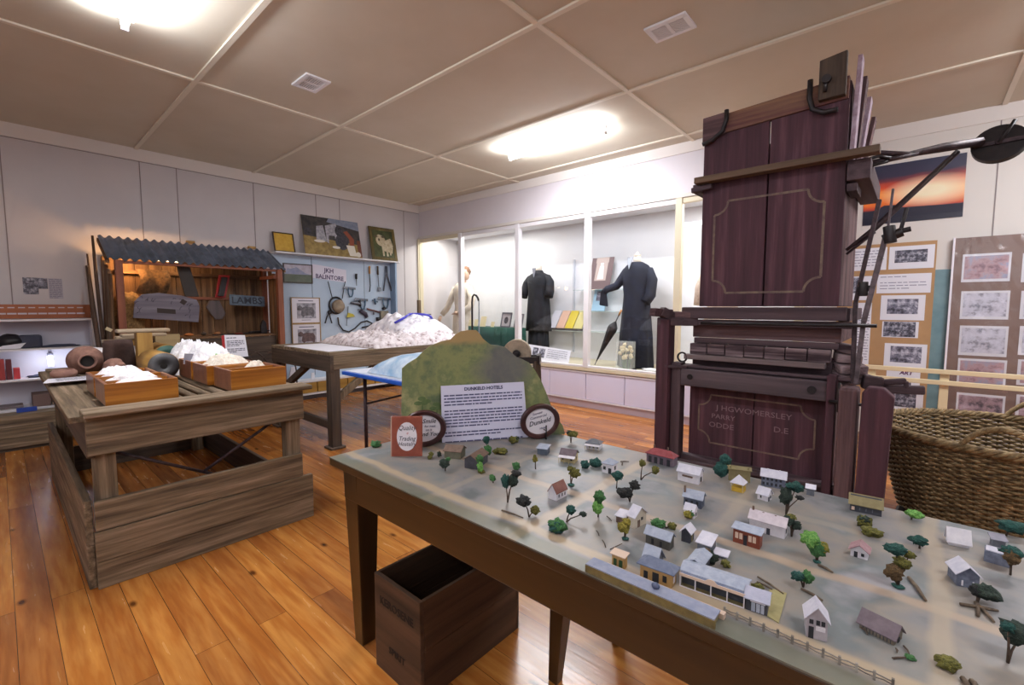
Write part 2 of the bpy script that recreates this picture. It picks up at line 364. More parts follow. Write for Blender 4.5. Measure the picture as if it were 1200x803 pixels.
# woods
GREY = {a: wood('weathered_grey_timber', '#3d3026', '#9b8673', a, 38, .8, .5, c3='#70604c', lo=.3, hi=.72) for a in 'xyz'}
GREYD = {a: wood('dark_weathered_timber', '#2d2520', '#5e4e42', a, 22, .8, .5) for a in 'xyz'}
CEDAR = {a: wood('varnished_box_timber', '#7a4414', '#cf9038', a, 16, .3, .15, coat=.4, c3='#ab6c26') for a in 'xyz'}
CEDARE = mat('varnished_end_grain', '#7a4a35', '#8f5e48', .4, sc=20, coat=.3)
DTAB = {a: wood('dark_stained_table', '#2a1d10', '#44301a', a, 10, .35, .1, coat=.3) for a in 'xyz'}
# ---------------------------------------------------------------- model table
TT = .72
mt = thing('display_table', 'long dark brown wooden table with tapered legs carrying the model township', 'table', (6.1, -3.7, 0))
MB().bb(4.90, 7.28, -4.075, -3.325, .565, .69).build('apron', DTAB['x'], mt, .003)
MB().bb(4.862, 7.3, -4.11, -3.29, .69, .7168).build('tabletop', DTAB['x'], mt, .003)
for x, y in ((4.945, -4.03), (4.945, -3.37), (7.22, -4.03), (7.22, -3.37)):
    b = MB(); b.beam((x, y, .0), (x, y, .69), .055, .055, w2=.095, h2=.095); b.build('leg', DTAB['z'], mt, .003)
for x, y, dx in ((5.605, -3.70, .0), (5.68, -3.40, .0)):
    b = MB(); b.beam((x, y, 0), (x+.06, y-.02, .6), .035, .035, w2=.075, h2=.075); b.build('leg', DTAB['z'], mt, .002)
# painted baseboard of the model
pm, N, L, B = nodes_mat('painted_townscape', .42)
tc = N.new('ShaderNodeTexCoord'); sp = N.new('ShaderNodeSeparateXYZ')
no = N.new('ShaderNodeTexNoise'); no.inputs['Scale'].default_value = 4.2; no.inputs['Detail'].default_value = 9; L.new(tc.outputs['Object'], no.inputs['Vector'])
n2 = N.new('ShaderNodeTexNoise'); n2.inputs['Scale'].default_value = 5; n2.inputs['Detail'].default_value = 3; L.new(tc.outputs['Object'], n2.inputs['Vector'])
dd = N.new('ShaderNodeVectorMath'); dd.operation = 'MULTIPLY_ADD'; dd.inputs[1].default_value = (.05, .05, 0); L.new(n2.outputs['Color'], dd.inputs[0]); L.new(tc.outputs['Object'], dd.inputs[2]); L.new(dd.outputs[0], sp.inputs[0])
r = N.new('ShaderNodeValToRGB'); cr = r.color_ramp; cr.elements[0].position = .36; cr.elements[0].color = lin('#575c5f'); cr.elements[1].position = .68; cr.elements[1].color = lin('#8f8e93')
for q, c in ((.42, '#77777a'), (.5, '#878079'), (.6, '#6c7376')):
    e = cr.elements.new(q); e.color = lin(c)
L.new(no.outputs['Fac'], r.inputs[0]); cur = r.outputs[0]
def band(axis, c, w, col, cur, lim=None, soft=.012, amt=.75):
    a = N.new('ShaderNodeMath'); a.operation = 'SUBTRACT'; L.new(sp.outputs[axis], a.inputs[0]); a.inputs[1].default_value = c
    b = N.new('ShaderNodeMath'); b.operation = 'ABSOLUTE'; L.new(a.outputs[0], b.inputs[0])
    m = N.new('ShaderNodeMapRange'); m.inputs[1].default_value = w; m.inputs[2].default_value = w+soft; m.inputs[3].default_value = amt; m.inputs[4].default_value = 0; L.new(b.outputs[0], m.inputs[0])
    x = N.new('ShaderNodeMix'); x.data_type = 'RGBA'; x.inputs[7].default_value = lin(col); L.new(m.outputs[0], x.inputs[0]); L.new(cur, x.inputs[6])
    return x.outputs[2]
# object origin is at the board's centre: (6.081, -3.7)
ox, oy = 6.081-.025, -3.7-.025
cur = band(1, -4.035-oy, .009, '#b09c80', cur); cur = band(1, -3.785-oy, .009, '#a8937f', cur); cur = band(1, -3.52-oy, .008, '#9c9184', cur, amt=.5)
cur = band(0, 5.762-ox, .012, '#ab9882', cur); cur = band(0, 6.527-ox, .009, '#a39684', cur); cur = band(0, 6.12-ox, .01, '#a39686', cur, amt=.4); cur = band(0, 5.42-ox, .008, '#a39686', cur, amt=.45)
cur = band(1, -4.09-oy, .022, '#5c5e46', cur, amt=.6)
L.new(cur, B.inputs['Base Color'])
bu = N.new('ShaderNodeBump'); bu.inputs['Strength'].default_value = .15; L.new(no.outputs['Fac'], bu.inputs['Height']); L.new(bu.outputs[0], B.inputs['Normal'])
MB().bb(4.862, 7.3, -4.11, -3.29, .7168, .72).build('model_baseboard', pm, None, tagd=('flat painted baseboard of the model township with roads and paddocks', 'baseboard'))
# ---------------------------------------------------------------- crate under the table
ct = thing('wooden_crate', 'dark open wooden crate standing on the floor beneath the model table', 'crate', (5.22, -3.83, 0))
c0, c1, d0, d1, hh, th = 5.085, 5.345, -4.07, -3.59, .345, .016
CR = {a: wood('old_crate_timber', '#2c1d14', '#5e4634', a, 16, .7, .4) for a in 'xyz'}
MB().bb(c0, c1, d0, d0+th, 0, hh).build('end_panel', CR['x'], ct, .002); MB().bb(c0, c1, d1-th, d1, 0, hh).build('end_panel', CR['x'], ct, .002)
for x in (c0, c1-.012):
    MB().bb(x, x+.012, d0+th, d1-th, .0, hh*.5-.001).bb(x, x+.012, d0+th, d1-th, hh*.5+.001, hh).build('side_panel', CR['y'], ct, .0015)
MB().bb(c0+.012, c1-.012, d0+th, d1-th, .0, .012).build('base', CR['y'], ct)
STC = mat('faded_stencil', '#1d130d', rough=.8)
txt('SPIRIT', .035, (5.215, d0-.001, .1), X3, Z3, STC, ct, 'stencil_lettering', bold=.0006)
txt('KEROSENE', .04, (5.215, d0-.001, .26), X3, Z3, STC, ct, 'stencil_lettering', bold=.0006)
# ---------------------------------------------------------------- classing bench
bt = thing('slatted_bench', 'weathered grey timber wool classing bench with slatted top and boarded sides', 'workbench', (2.7, -4.18, 0))
BX0, BX1, BY0, BY1, BZ = 1.62, 3.77, -4.68, -3.72, .80
# end top rails
MB().bb(BX1-.09, BX1+.06, BY0-.0, BY1+.03, BZ-.005, BZ+.02).build('end_rail', GREY['y'], bt, .006)
MB().bb(BX0-.05, BX0+.08, BY0, BY1, BZ-.02, BZ+.01).build('end_rail', GREY['y'], bt, .004)
MB().bb(BX0, BX1-.02, BY0-.04, BY0+.125, BZ-.03, BZ-.002).bb(BX0, BX1-.1, BY0+.135, BY0+.175, BZ-.02, BZ+.008).build('side_plank', GREY['x'], bt, .003)
MB().bb(BX0, BX1-.09, BY1-.06, BY1+.02, BZ-.03, BZ).build('side_plank', GREY['x'], bt, .003)
y = BY0+.20
while y < BY1-.08:
    MB().cyl((BX0+.05, y, BZ-.018), (BX1-.09, y, BZ-.018), .02, n=8).build('slat', GREY['x'], bt); y += .068
MB().bb(BX1-.03, BX1, BY0+.01, BY1, .615, BZ-.01).build('end_fascia', GREY['y'], bt, .004)
MB().bb(BX0, BX0+.03, BY0+.03, BY1, .60, BZ-.03).build('end_fascia', GREY['y'], bt, .004)
MB().bb(BX0+.03, BX1-.03, BY0+.01, BY0+.04, .60, BZ-.032).build('side_fascia', GREYD['x'], bt, .004)
MB().bb(BX0+.03, BX1-.03, BY1-.04, BY1-.01, .62, BZ-.032).build('side_fascia', GREY['x'], bt, .004)
for x in (BX0+.07, BX1-.075):
    for y in (BY0+.07, BY1-.05): MB().bb(x-.035, x+.035, y-.04, y+.04, 0, BZ-.03).build('leg', GREY['z'], bt, .004)
# boards round the foot
for i, (z0, z1, t, a, b) in enumerate(((.0, .125, .0, -4.665, -3.68), (.128, .265, .004, -4.665, -3.68), (.268, .405, -.002, -4.66, -3.735))):
    MB().bb(BX1-.03+t, BX1-.002+t, a, b, z0, z1).build('foot_board', GREY['y'], bt, .003)
for i, (z0, z1) in enumerate(((.0, .2), (.203, .41))):
    MB().bb(BX0, BX1-.032, BY0-.012, BY0+.016, z0, z1).build('foot_board', GREY['x'], bt, .003)
MB().bb(BX0, BX1-.032, BY1+.01, BY1+.035, .0, .2).build('foot_board', GREYD['x'], bt, .003)
MB().bb(BX0, BX0+.025, BY0+.02, BY1, .0, .2).build('foot_board', GREYD['y'], bt, .003)
MB().cyl((BX1-.06, -3.83, .64), (BX1-.1, -4.22, .4), .008).build('brace_rod', DARKIRON, bt)
MB().cyl((BX1-.06, -4.6, .62), (BX1-.1, -4.18, .38), .008).build('brace_rod', DARKIRON, bt)
MB().cyl((BX0+.1, -3.83, .64), (BX0+.1, -4.6, .38), .008).build('brace_rod', DARKIRON, bt)
# wool helpers
WOOL = mat('white_wool', '#e9e6ee', '#ffffff', .9, sc=60, bump=.6, spec=.1)
WOOLC = mat('cream_wool', '#d9cdbd', '#f2ece2', .9, sc=60, bump=.6, spec=.1)
FLEECE = mat('dirty_fleece', '#7d6a66', '#e6dfe2', .9, sc=22, bump=.8, spec=.1, lo=.3, hi=.55, c3='#cdc2c6')
def woolpile(x0, x1, y0, y1, z0, h, m, label, seed, fr=14, name='wool_tuft', amp=.35, grp=None, cat='wool', nu=46):
    def fn(u, v):
        x = x0+(x1-x0)*u; y = y0+(y1-y0)*v
        e = min(1, 3.2*min(u, 1-u, v, 1-v))**.55
        k = noise.noise(Vector((x*fr, y*fr, seed)))*.35 + (.35-abs(noise.noise(Vector((x*fr*2.2, y*fr*2.2, seed+5)))))*.35 + noise.noise(Vector((x*fr*6, y*fr*6, seed+5)))*.16
        d = noise.noise(Vector((x*fr*2, y*fr*2, seed+9)))*.012
        return Vector((x+d*e, y-d*e, z0 + h*e*(1+amp*k*2)))
    mb = MB().grid(fn, nu, nu, 0); mb.bb(x0, x1, y0, y1, z0-.001, z0+.001)
    return mb.build(name, m, None, tagd=(label, cat, grp, 'thing'))
BOXG = 'varnished wooden wool boxes on the classing bench'
def box(x0, x1, y0, y1, z0, h, label, t=.014):
    b = thing('wool_box', label, 'wooden box', ((x0+x1)/2, (y0+y1)/2, z0), 0, BOXG)
    MB().bb(x1-t, x1, y0, y1, z0, z0+h).build('end_panel', CEDAR['y'], b, .002); MB().bb(x0, x0+t, y0, y1, z0, z0+h).build('end_panel', CEDAR['y'], b, .002)
    MB().bb(x0+t, x1-t, y0, y0+t, z0, z0+h).build('side_panel', CEDARE, b, .002); MB().bb(x0+t, x1-t, y1-t, y1, z0, z0+h).build('side_panel', CEDARE, b, .002)
    MB().bb(x0+t, x1-t, y0+t, y1-t, z0, z0+.01).build('base', CEDAR['x'], b)
    MB().bb((x0+x1)/2-.006, (x0+x1)/2+.006, y0+t, y1-t, z0+.01, z0+h-.005).build('divider', CEDAR['y'], b)
    return b
ZB = BZ+.02
box(3.33, 3.645, -4.585, -4.30, ZB-.01, .105, 'varnished wooden box of white wool nearest the front left bench corner')
woolpile(3.35, 3.48, -4.57, -4.315, ZB+.04, .07, WOOL, 'white fluffy wool in the back half of the front left box', 1)
woolpile(3.495, 3.63, -4.57, -4.315, ZB+.04, .06, WOOL, 'white fluffy wool in the front half of the front left box', 2)
box(2.98, 3.29, -4.585, -4.31, ZB-.01, .10, 'varnished wooden box of white wool behind the front left box')
woolpile(3.0, 3.13, -4.57, -4.325, ZB+.04, .07, WOOL, 'white wool heaped in the far half of the second left box', 3)
woolpile(3.145, 3.275, -4.57, -4.325, ZB+.04, .06, WOOL, 'white wool heaped in the near half of the second left box', 4)
box(3.36, 3.67, -4.065, -3.775, ZB-.01, .115, 'varnished wooden box at the front right bench corner, mostly empty')
woolpile(3.38, 3.50, -3.93, -3.79, ZB+.04, .075, WOOLC, 'small cream wool tuft in the front right box', 5)
box(3.03, 3.33, -4.09, -3.80, ZB-.01, .115, 'middle box of the right hand row, heaped with cream wool')
woolpile(3.045, 3.315, -4.075, -3.815, ZB+.04, .10, WOOLC, 'cream crimped wool heaped in the middle right box', 6, 18, amp=.4)
box(2.70, 3.0, -4.09, -3.80, ZB-.01, .115, 'farthest box of the right hand row, heaped with white wool')
woolpile(2.715, 2.985, -4.075, -3.815, ZB+.04, .15, WOOL, 'white crimped wool heaped high in the farthest right box', 7, 18, amp=.4)
woolpile(2.25, 2.62, -4.1, -3.78, ZB-.02, .20, WOOL, 'white curly wool pile on the bench behind the right boxes', 8, 18, amp=.35, cat='wool')
def card(name, label, cat, O, X, Y, w, h, m, t=.003, parent=None):
    """flat sheet: O = lower left corner"""
    O = Vector(O); X = Vector(X).normalized(); Y = Vector(Y).normalized(); Z = X.cross(Y)
    mb = MB().prism([(0, 0), (w, 0), (w, h), (0, h)], O, X, Y, Z, -t)
    return mb.build(name, m, parent, tagd=(label, cat) if parent is None else None)
card('marker_card', 'small grey card standing in the wool beside the roller', 'card', (2.86, -4.10, ZB+.08), (0, .95, -.1), (0, .15, 1), .05, .07, mat('grey_card', '#8d8b97'))
card('marker_card', 'grey tag leaning on the bright green tag in the wool', 'card', (3.05, -4.02, ZB+.055), (0, 1, -.25), (0, .3, 1), .03, .08, mat('grey_card2', '#777481'))
card('marker_card', 'bright green tag standing upright in the wool', 'card', (3.04, -3.985, ZB+.07), (0, 1, -.25), (0, .3, 1), .03, .085, mat('green_card', '#5fbf2a'))
card('marker_card', 'dark slate card leaning in the front right wool box', 'card', (3.45, -4.04, ZB+.05), (.1, 1, -.5), (0, .3, .8), .07, .035, mat('slate_card', '#5e5965'))
MB().lathe((3.43, -3.985, ZB+.06), [(.0, -.012), (.045, -.008), (.05, .004), (.03, .02), (0, .024)], 20).build('white_saucer', WHITE, None, tagd=('small white dish in the front right wool box', 'dish'))
# sheet on the bench's left side
ob = MB().bb(2.30, 2.68, -4.72, -4.30, ZB-.012, ZB-.008)
sh = thing('text_sheet', 'white printed sheet lying flat on the left edge of the bench', 'sheet', (2.5, -4.5, ZB-.01))
MB().prism([(0, 0), (.42, -.02), (.46, .17), (.03, .2)], (2.62, -4.74, ZB+.004), (0, 1, 0), (-1, 0, 0), Z3, .003).build('paper_sheet', PAPER, sh)
tl = MB(); text_lines(tl, (2.43, -4.68, ZB+.008), (0, 1, 0), (-1, 0, 0), .36, 1, .02, 0)
for i in range(7): text_lines(tl, (2.46+.022*i, -4.68, ZB+.0085), (0, 1, 0), (-1, 0, 0), .35, 1, .014, 0, seed=i)
tl.build('printed_lines', INK, sh)
# clay and felt bits on the bench's back left
CLAY = mat('pinkish_clay', '#7d5a50', '#9a7567', .8, sc=20, bump=.3)
jr = thing('clay_jar', 'round brown clay jar lying on its side with a dark mouth', 'jar', (2.2, -4.52, ZB-.02))
MB().lathe((2.08, -4.50, ZB+.08), [(.02, -.1), (.07, -.085), (.1, -.03), (.1, .03), (.075, .09), (.05, .115), (.052, .125), (.04, .124), (.035, .06), (.0, .04)], 28, ax='x', caps=False).build('jar_body', CLAY, jr)
MB().lathe((2.08, -4.50, ZB+.08), [(.0, .1), (.036, .1)], 20, ax='x', caps=False).build('mouth', mat('dark_mouth', '#140e0d'), jr)
lb = MB().lathe((2.32, -4.63, ZB-.01), [(.045, 0), (.065, .02), (.066, .045), (.05, .06), (.042, .058), (.05, .04), (.03, .02), (0, .018)], 24).build('clay_bowl', CLAY, None, tagd=('small brown clay bowl near the back left bench corner', 'bowl'))
MB().lathe((2.1, -4.32, ZB-.02), [(.105, 0), (.1, .05), (.085, .2), (.08, .235), (.0, .24)], 28).build('felt_hat_block', mat('dark_brown_felt', '#3d2c28', '#4a3631', .9, sc=30), None, tagd=('dark brown tapered tub standing behind the left wool boxes', 'tub'))
MB().blob((1.86, -4.42, ZB+.07), (.12, .1, .08), 3, .15).build('wool_ball', WOOL, None, tagd=('white wool ball left of the dark brown tub', 'wool'))
MB().blob((1.83, -4.22, ZB+.07), (.1, .085, .08), 3, .15, seed=3).build('wool_ball', WOOL, None, tagd=('white wool ball right of the dark brown tub', 'wool'))
MB().blob((2.32, -4.38, ZB+.04), (.1, .06, .06), 3, .2, seed=5).build('clay_lump', CLAY, None, tagd=('brown clay lump between the jar and the tub', 'clay lump'))
# T shaped stands
HONEY = {a: wood('honey_timber', '#7a5628', '#b08a4a', a, 14, .5, .15) for a in 'xyz'}
TTOP = wood('pale_top_timber', '#8c7a63', '#b6a48c', 'y', 16, .6, .2)
def tstand(x, y, h, w, pw, label):
    t = thing('wooden_spool', label, 'spool', (x, y, ZB-.02), 0, 'tall wooden spools behind the wool boxes')
    MB().bb(x-pw/2, x+pw/2, y-pw/2, y+pw/2, ZB-.02, ZB+h).build('post', HONEY['z'], t, .006)
    MB().bb(x-.05, x+.05, y-w/2, y+w/2, ZB+h, ZB+h+.025).build('top_bar', TTOP, t, .008)
tstand(2.3, -4.205, .275, .30, .09, 'tallest T-topped wooden spool, nearest behind the left wool box')
tstand(1.92, -4.14, .225, .28, .08, 'second T-topped wooden spool, behind the tallest one')
tstand(1.74, -4.19, .2, .2, .07, 'third T-topped wooden spool, left of the second one')
tstand(1.66, -4.31, .17, .1, .06, 'shortest T-topped wooden spool beside the reddish shed post')
def roller(x0, x1, y, z, r, cface, label):
    t = thing('yarn_roller', label, 'roller', ((x0+x1)/2, y, z-r), 0)
    MB().lathe((x0, y, z), [(0, 0), (r, 0), (r, x1-x0), (0, x1-x0)], 28, ax='x', caps=False).build('drum', HONEY['x'], t)
    MB().lathe((x1, y, z), [(r*.96, 0), (r*.96, .006), (r*.22, .006), (r*.22, -.004)], 28, ax='x').build('end_face', cface, t)
    MB().lathe((x1, y, z), [(0, .007), (r*.22, .007)], 16, ax='x', caps=False).build('axle_hole', mat('dark_mouth', '#140e0d'), t)
roller(2.45, 2.78, -4.19, ZB+.07, .088, mat('dark_steel_face', '#3c3c40', '#505054', .5, sc=10), 'wooden roller lying down with a dark grey end face')
roller(1.95, 2.3, -4.07, ZB+.08, .095, mat('green_face', '#23473f', '#2d5549', .6, sc=10), 'wooden roller with a dark green end face behind the grey one')
# ---------------------------------------------------------------- timber wool table
wt = thing('timber_table', 'heavy old timber table with diagonal braces under the greasy fleece', 'table', (2.0, -2.1, 0))
WX0, WX1, WY0, WY1, WZ = 1.35, 2.63, -2.98, -1.15, .875
MB().bb(WX0, WX1, WY0, WY1, WZ-.03, WZ).build('tabletop', GREY['y'], wt, .004)
MB().bb(WX0, WX1, WY0, WY0+.035, WZ-.175, WZ-.03).build('rail', GREYD['x'], wt, .004); MB().bb(WX0, WX1, WY1-.035, WY1, WZ-.175, WZ-.03).build('rail', GREYD['x'], wt, .004)
MB().bb(WX1-.04, WX1, WY0+.035, WY1-.035, WZ-.155, WZ-.03).build('rail', GREY['y'], wt, .004); MB().bb(WX0, WX0+.04, WY0+.035, WY1-.035, WZ-.155, WZ-.03).build('rail', GREY['y'], wt, .004)
for x in (WX0+.06, WX1-.05):
    for y in (WY0+.05, WY1-.05):
        MB().bb(x-.045, x+.045, y-.045, y+.045, .0, WZ-.1).build('leg', GREYD['z'], wt, .005)
        MB().bb(x-.07, x+.07, y-.07, y+.07, 0, .02).build('foot_plate', GREYD['x'], wt, .004)
MB().beam((WX1-.05, WY0+.07, .44), (WX1-.05, WY0+.55, WZ-.12), .05, .06).build('brace', GREY['z'], wt, .004)
MB().beam((WX0+.1, WY0+.05, .40), (WX1-.5, WY0+.05, WZ-.14), .05, .06).build('brace', GREYD['z'], wt, .004)
MB().beam((WX0+.06, WY0+.05, .2), (WX1-.06, WY0+.05, .2), .04, .07).build('stretcher', GREYD['x'], wt, .004)
# ---------------------------------------------------------------- blue table
BLUE = mat('blue_edge', '#1f55b8', rough=.4); PLAST = mat('pale_blue_plastic', '#8db4d8', '#d6e6f4', .25, sc=5, bump=.5, lo=.35, hi=.6)
fb = thing('folding_table', 'blue edged folding table with thin dark metal legs', 'table', (3.6, -2.8, 0))
MB().bb(3.04, 4.25, -3.09, -2.5, .735, .762).build('tabletop', BLUE, fb, .004)
MB().bb(3.06, 4.23, -3.07, -2.52, .762, .768).build('cover_sheet', mat('white_sheet', '#dfe3ee', '#c9d2e4', .4, sc=12, bump=.5), fb)
for x, y in ((3.2, -2.98), (4.1, -2.98), (3.2, -2.6), (4.1, -2.6)): MB().cyl((x, y, 0), (x, y, .735), .014, n=10).build('leg', DARKIRON, fb)
MB().cyl((3.2, -2.98, .62), (3.2, -2.6, .62), .009).cyl((3.2, -2.79, .62), (3.85, -2.79, .735), .009).cyl((3.2, -2.98, .5), (3.85, -2.79, .69), .008).build('brace', DARKIRON, fb)
def dome(x0, x1, y0, y1, z0, h, m, nm, label, cat, seed, fr=6, amp=.3, nu=50, p=.5):
    def fn(u, v):
        a = 2*u-1; b = 2*v-1; q = max(0, 1-abs(a)**2.6)*max(0, 1-abs(b)**2.6)
        x = x0+(x1-x0)*u; y = y0+(y1-y0)*v
        k = noise.noise(Vector((x*fr, y*fr, seed))) + .5*noise.noise(Vector((x*fr*3, y*fr*3, seed)))
        return Vector((x, y, z0+.001+h*q**p*(1+amp*k)))
    mb = MB().grid(fn, nu, nu); mb.bb(x0+.005, x1-.005, y0+.005, y1-.005, z0, z0+.001)
    return mb.build(nm, m, None, tagd=(label, cat, None, 'thing'))
dome(3.3, 4.05, -3.02, -2.55, .770, .15, PLAST, 'wrapped_fleece', 'fleece under pale blue plastic on the blue folding table', 'fleece', 3, 5, .12)
dome(1.42, 2.6, -2.5, -1.2, WZ, .13, FLEECE, 'greasy_fleece', 'wide grey white greasy fleece spread on the timber table', 'fleece', 11, 9, .5, 90, .4)
dome(1.5, 2.35, -2.0, -1.3, WZ+.1, .20, mat('bagged_fleece', '#a9a0b0', '#f3f1f8', .35, sc=16, bump=.8, lo=.3, hi=.5, c3='#dedbe6'), 'bagged_fleece', 'white fleece in clear plastic piled on the greasy fleece', 'fleece', 17, 7, .3, 70, .5)
def rim(u): 
    a = u; return Vector((1.58, -1.93+.6*u, WZ+.27+.05*sin(pi*u)))
MB().tube([(2.1+.05*sin(i), -1.95+.055*i, WZ+.13+.19*sin(pi*(i+1)/13)**.5) for i in range(12)], .014, 6).build('blue_bag_edge', mat('blue_band', '#3b3bb0', rough=.4), None, tagd=('blue rolled edge of the plastic bag on the fleece', 'bag edge'))
card('white_sheet', 'white sheet lying on the near end of the timber table', 'sheet', (1.6, -2.95, WZ+.003), X3, (0, 1, .001), .95, .4, PAPER, .002)
# ---------------------------------------------------------------- wicker basket
WICK = mat('wicker', '#57442c', '#9c8560', .7, sc=30, bump=.2, c3='#7a6544'); WICKD = mat('wicker_stake', '#3d2e1a', '#6b5738', .7, sc=30)
bk = thing('wicker_basket', 'large oval wicker laundry basket with two rope handles behind the model table', 'basket', (6.88, -1.32, 0))
bcx, bcy = 6.90, -1.32; ns = 34
def brad(t):  # t 0 bottom .. 1 top
    return .40+.14*t**.8
rows = 42; hb = .58; q = MB()
for k in range(rows):
    t = (k+.5)/rows; r0 = brad(t)
    pth = []
    for j in range(ns*4):
        a = 2*pi*j/(ns*4); off = .008*sin(ns/2*a*2/2 + (pi if k % 2 else 0)) if False else   .0075*(1 if ((j//2+k) % 2) else -1)
        pth.append((bcx+(r0+off)*cos(a)*1.05, bcy+(r0+off)*sin(a)*.98, .02+hb*t*.97))
    q.tube(pth, .0072, 5, closed=True)
q.build('woven_wall', WICK, bk)
q = MB()
for j in range(ns*2):
    a = 2*pi*(j+.25)/(ns*2); q.tube([(bcx+brad(t)*cos(a)*1.05, bcy+brad(t)*sin(a)*.98, .01+hb*t) for t in (0, .3, .6, 1)], .006, 5)
q.build('stakes', WICKD, bk)
q = MB()
for ph in range(4):
    q.tube([(bcx+(brad(1)+.012+.014*cos(9*a*3+ph*pi/2))*cos(a)*1.05, bcy+(brad(1)+.012+.014*cos(9*a*3+ph*pi/2))*sin(a)*.98, hb+.012+.014*sin(9*a*3+ph*pi/2)) for a in [2*pi*i/240 for i in range(240)]], .011, 5, closed=True)
q.build('braided_rim', WICK, bk)
MB().lathe((bcx, bcy, .012), [(0, 0), (.4, 0), (.4, .02), (0, .02)], 40, sx=1.05, sy=.98, caps=False).build('base', WICKD, bk)
for s, a0 in ((1, -100), (1, 74)):
    q = MB(); a0 = math.radians(a0)
    for ph in range(3):
        pth = []
        for i in range(49):
            u = i/48; a = a0+(u-.5)*.52*1.0; rr_ = brad(1)+.01; hgt = hb+.0+.13*sin(pi*u)**.7
            pth.append((bcx+rr_*cos(a)*1.05+.008*cos(u*30+ph*2.1)*cos(a), bcy+rr_*sin(a)*.98+.008*cos(u*30+ph*2.1)*sin(a), hgt+.008*sin(u*30+ph*2.1)))
        q.tube(pth, .009, 6)
    q.build('handle', WICK, bk)
# cream barrier behind the basket
br_ = thing('barrier_rail', 'low cream painted timber barrier behind the wicker basket', 'barrier', (7.0, .25, 0))
CREAMY = mat('cream_barrier', '#ddcba6', rough=.5)
for x in (6.2, 6.67, 7.5, 8.3): MB().bb(x-.028, x+.028, .22, .26, 0, .74).build('post', CREAMY, br_, .003)
for z in (.745, .655): MB().bb(6.1, 8.4, .2, .24, z-.018, z+.018).build('rail', CREAMY, br_, .003)
# ---------------------------------------------------------------- wool press
MAR = {a: wood('maroon_painted_timber', '#352028', '#74505a', a, 22, .75, .5, c3='#4d2f3a', lo=.3, hi=.8) for a in 'xyz'}
MARG = {a: wood('worn_maroon_timber', '#38242a', '#7a6062', a, 24, .8, .6, lo=.35, hi=.75) for a in 'xyz'}
BEAM = {a: wood('dark_beam_timber', '#30232a', '#5c4a50', a, 18, .75, .4) for a in 'xyz'}
TOPW = wood('worn_top_rail', '#3a241c', '#8a6c52', 'x', 12, .8, .5, c3='#59333a')
LINE = mat('faded_gilt_line', '#7a6b5a', '#5e4c48', .7, sc=30)
pr = thing('wool_press', 'tall antique maroon wool press of paired timber boxes with iron levers', 'wool press', (5.8, -1.65, 0))
PX0, PX1, PY0, PY1 = 5.455, 6.165, -2.0, -1.33
P = lambda name, mb, m, bev=.004: mb.build(name, m, pr, bev)
xm = (PX0+PX1)/2
# upper box: front planks
P('front_board', MB().bb(PX0, xm-.004, PY0, PY0+.03, 1.28, 2.315), MAR['z']); P('front_board', MB().bb(xm+.004, PX1, PY0, PY0+.03, 1.28, 2.335), MAR['z'])
for y0, y1 in ((PY0+.03, -1.79), (-1.785, -1.56), (-1.555, PY1)):
    P('side_board', MB().bb(PX1-.03, PX1, y0, y1, 1.28, 2.42 if y0 < -1.7 else 2.36), MARG['z'])
    P('side_board', MB().bb(PX0, PX0+.03, y0, y1, 1.28, 2.40), MAR['z'])
P('back_board', MB().bb(PX0+.03, PX1-.03, PY1-.03, PY1, 1.28, 2.38), MAR['z'])
# loose upright boards standing proud at the right top
for i, y in enumerate((-1.93, -1.80, -1.66, -1.5)):
    P('upright_board', MB().beam((PX1+.012, y, 1.98), (PX1+.03+.012*i, y, 2.53-.06*i), .02, .09, up=(0, 1, 0)), mat('pale_lilac_board', '#b9a9bb', '#8e7480', .7, sc=18) if i % 2 == 0 else MARG['z'], .002)
# top rail of the front, tilted up to the right
P('top_rail', MB().prism([(0, -.01), (.70, .02), (.70, .13), (0, .095)], (PX0+.005, PY0-.012, 2.30), X3, Z3, Y3, .04), TOPW)
P('corner_block', MB().prism([(0, -.06), (.13, -.02), (.13, .1), (0, .095)], (PX0-.006, PY0-.018, 2.31), X3, Z3, Y3, .04), MARG['x'])
P('top_block', MB().prism([(0, 0), (.115, .0), (.115, .21), (0, .195)], (6.035, PY0-.05, 2.33), X3, Z3, Y3, .04), GREYD['z'])
P('hook_iron', MB().tube([(PX0+.13, PY0-.025, 2.415), (PX0+.13, PY0-.025, 2.36), (PX0+.11, PY0-.025, 2.30), (PX0+.05, PY0-.025, 2.26), (PX0+.0, PY0-.025, 2.25)], .013, 8), BLACK, 0)
P('hook_iron', MB().tube([(5.995, PY0-.03, 2.45), (5.995, PY0-.03, 2.36), (6.01, PY0-.03, 2.30), (6.06, PY0-.03, 2.27), (6.12, PY0-.03, 2.27)], .013, 8), BLACK, 0)
P('bolt', MB().cyl((6.07, PY0-.05, 2.42), (6.07, PY0-.075, 2.42), .02).cyl((6.07, PY0-.06, 2.42), (6.065, PY0-.06, 2.36), .008), BLACK, 0)
# upper wooden clamp
P('clamp_bar', MB().beam((5.43, PY0-.05, 2.03), (6.30, PY0-.05, 2.03), .07, .035), wood('clamp_timber', '#4a3a2e', '#7a6450', 'x', 14), .004)
P('clamp_bar', MB().beam((5.40, PY0-.03, 1.985), (5.52, PY0-.03, 1.995), .03, .03), BEAM['x'])
P('clamp_block', MB().bb(PX1+.005, PX1+.10, PY0-.02, PY1+.05, 1.91, 2.01).bb(PX1+.005, PX1+.05, PY0+.0, -1.8, 1.86, 1.90), BEAM['y'])
P('clamp_block', MB().bb(PX0-.05, PX0-.002, PY0-.03, PY1, 1.97, 2.02), BEAM['y'])
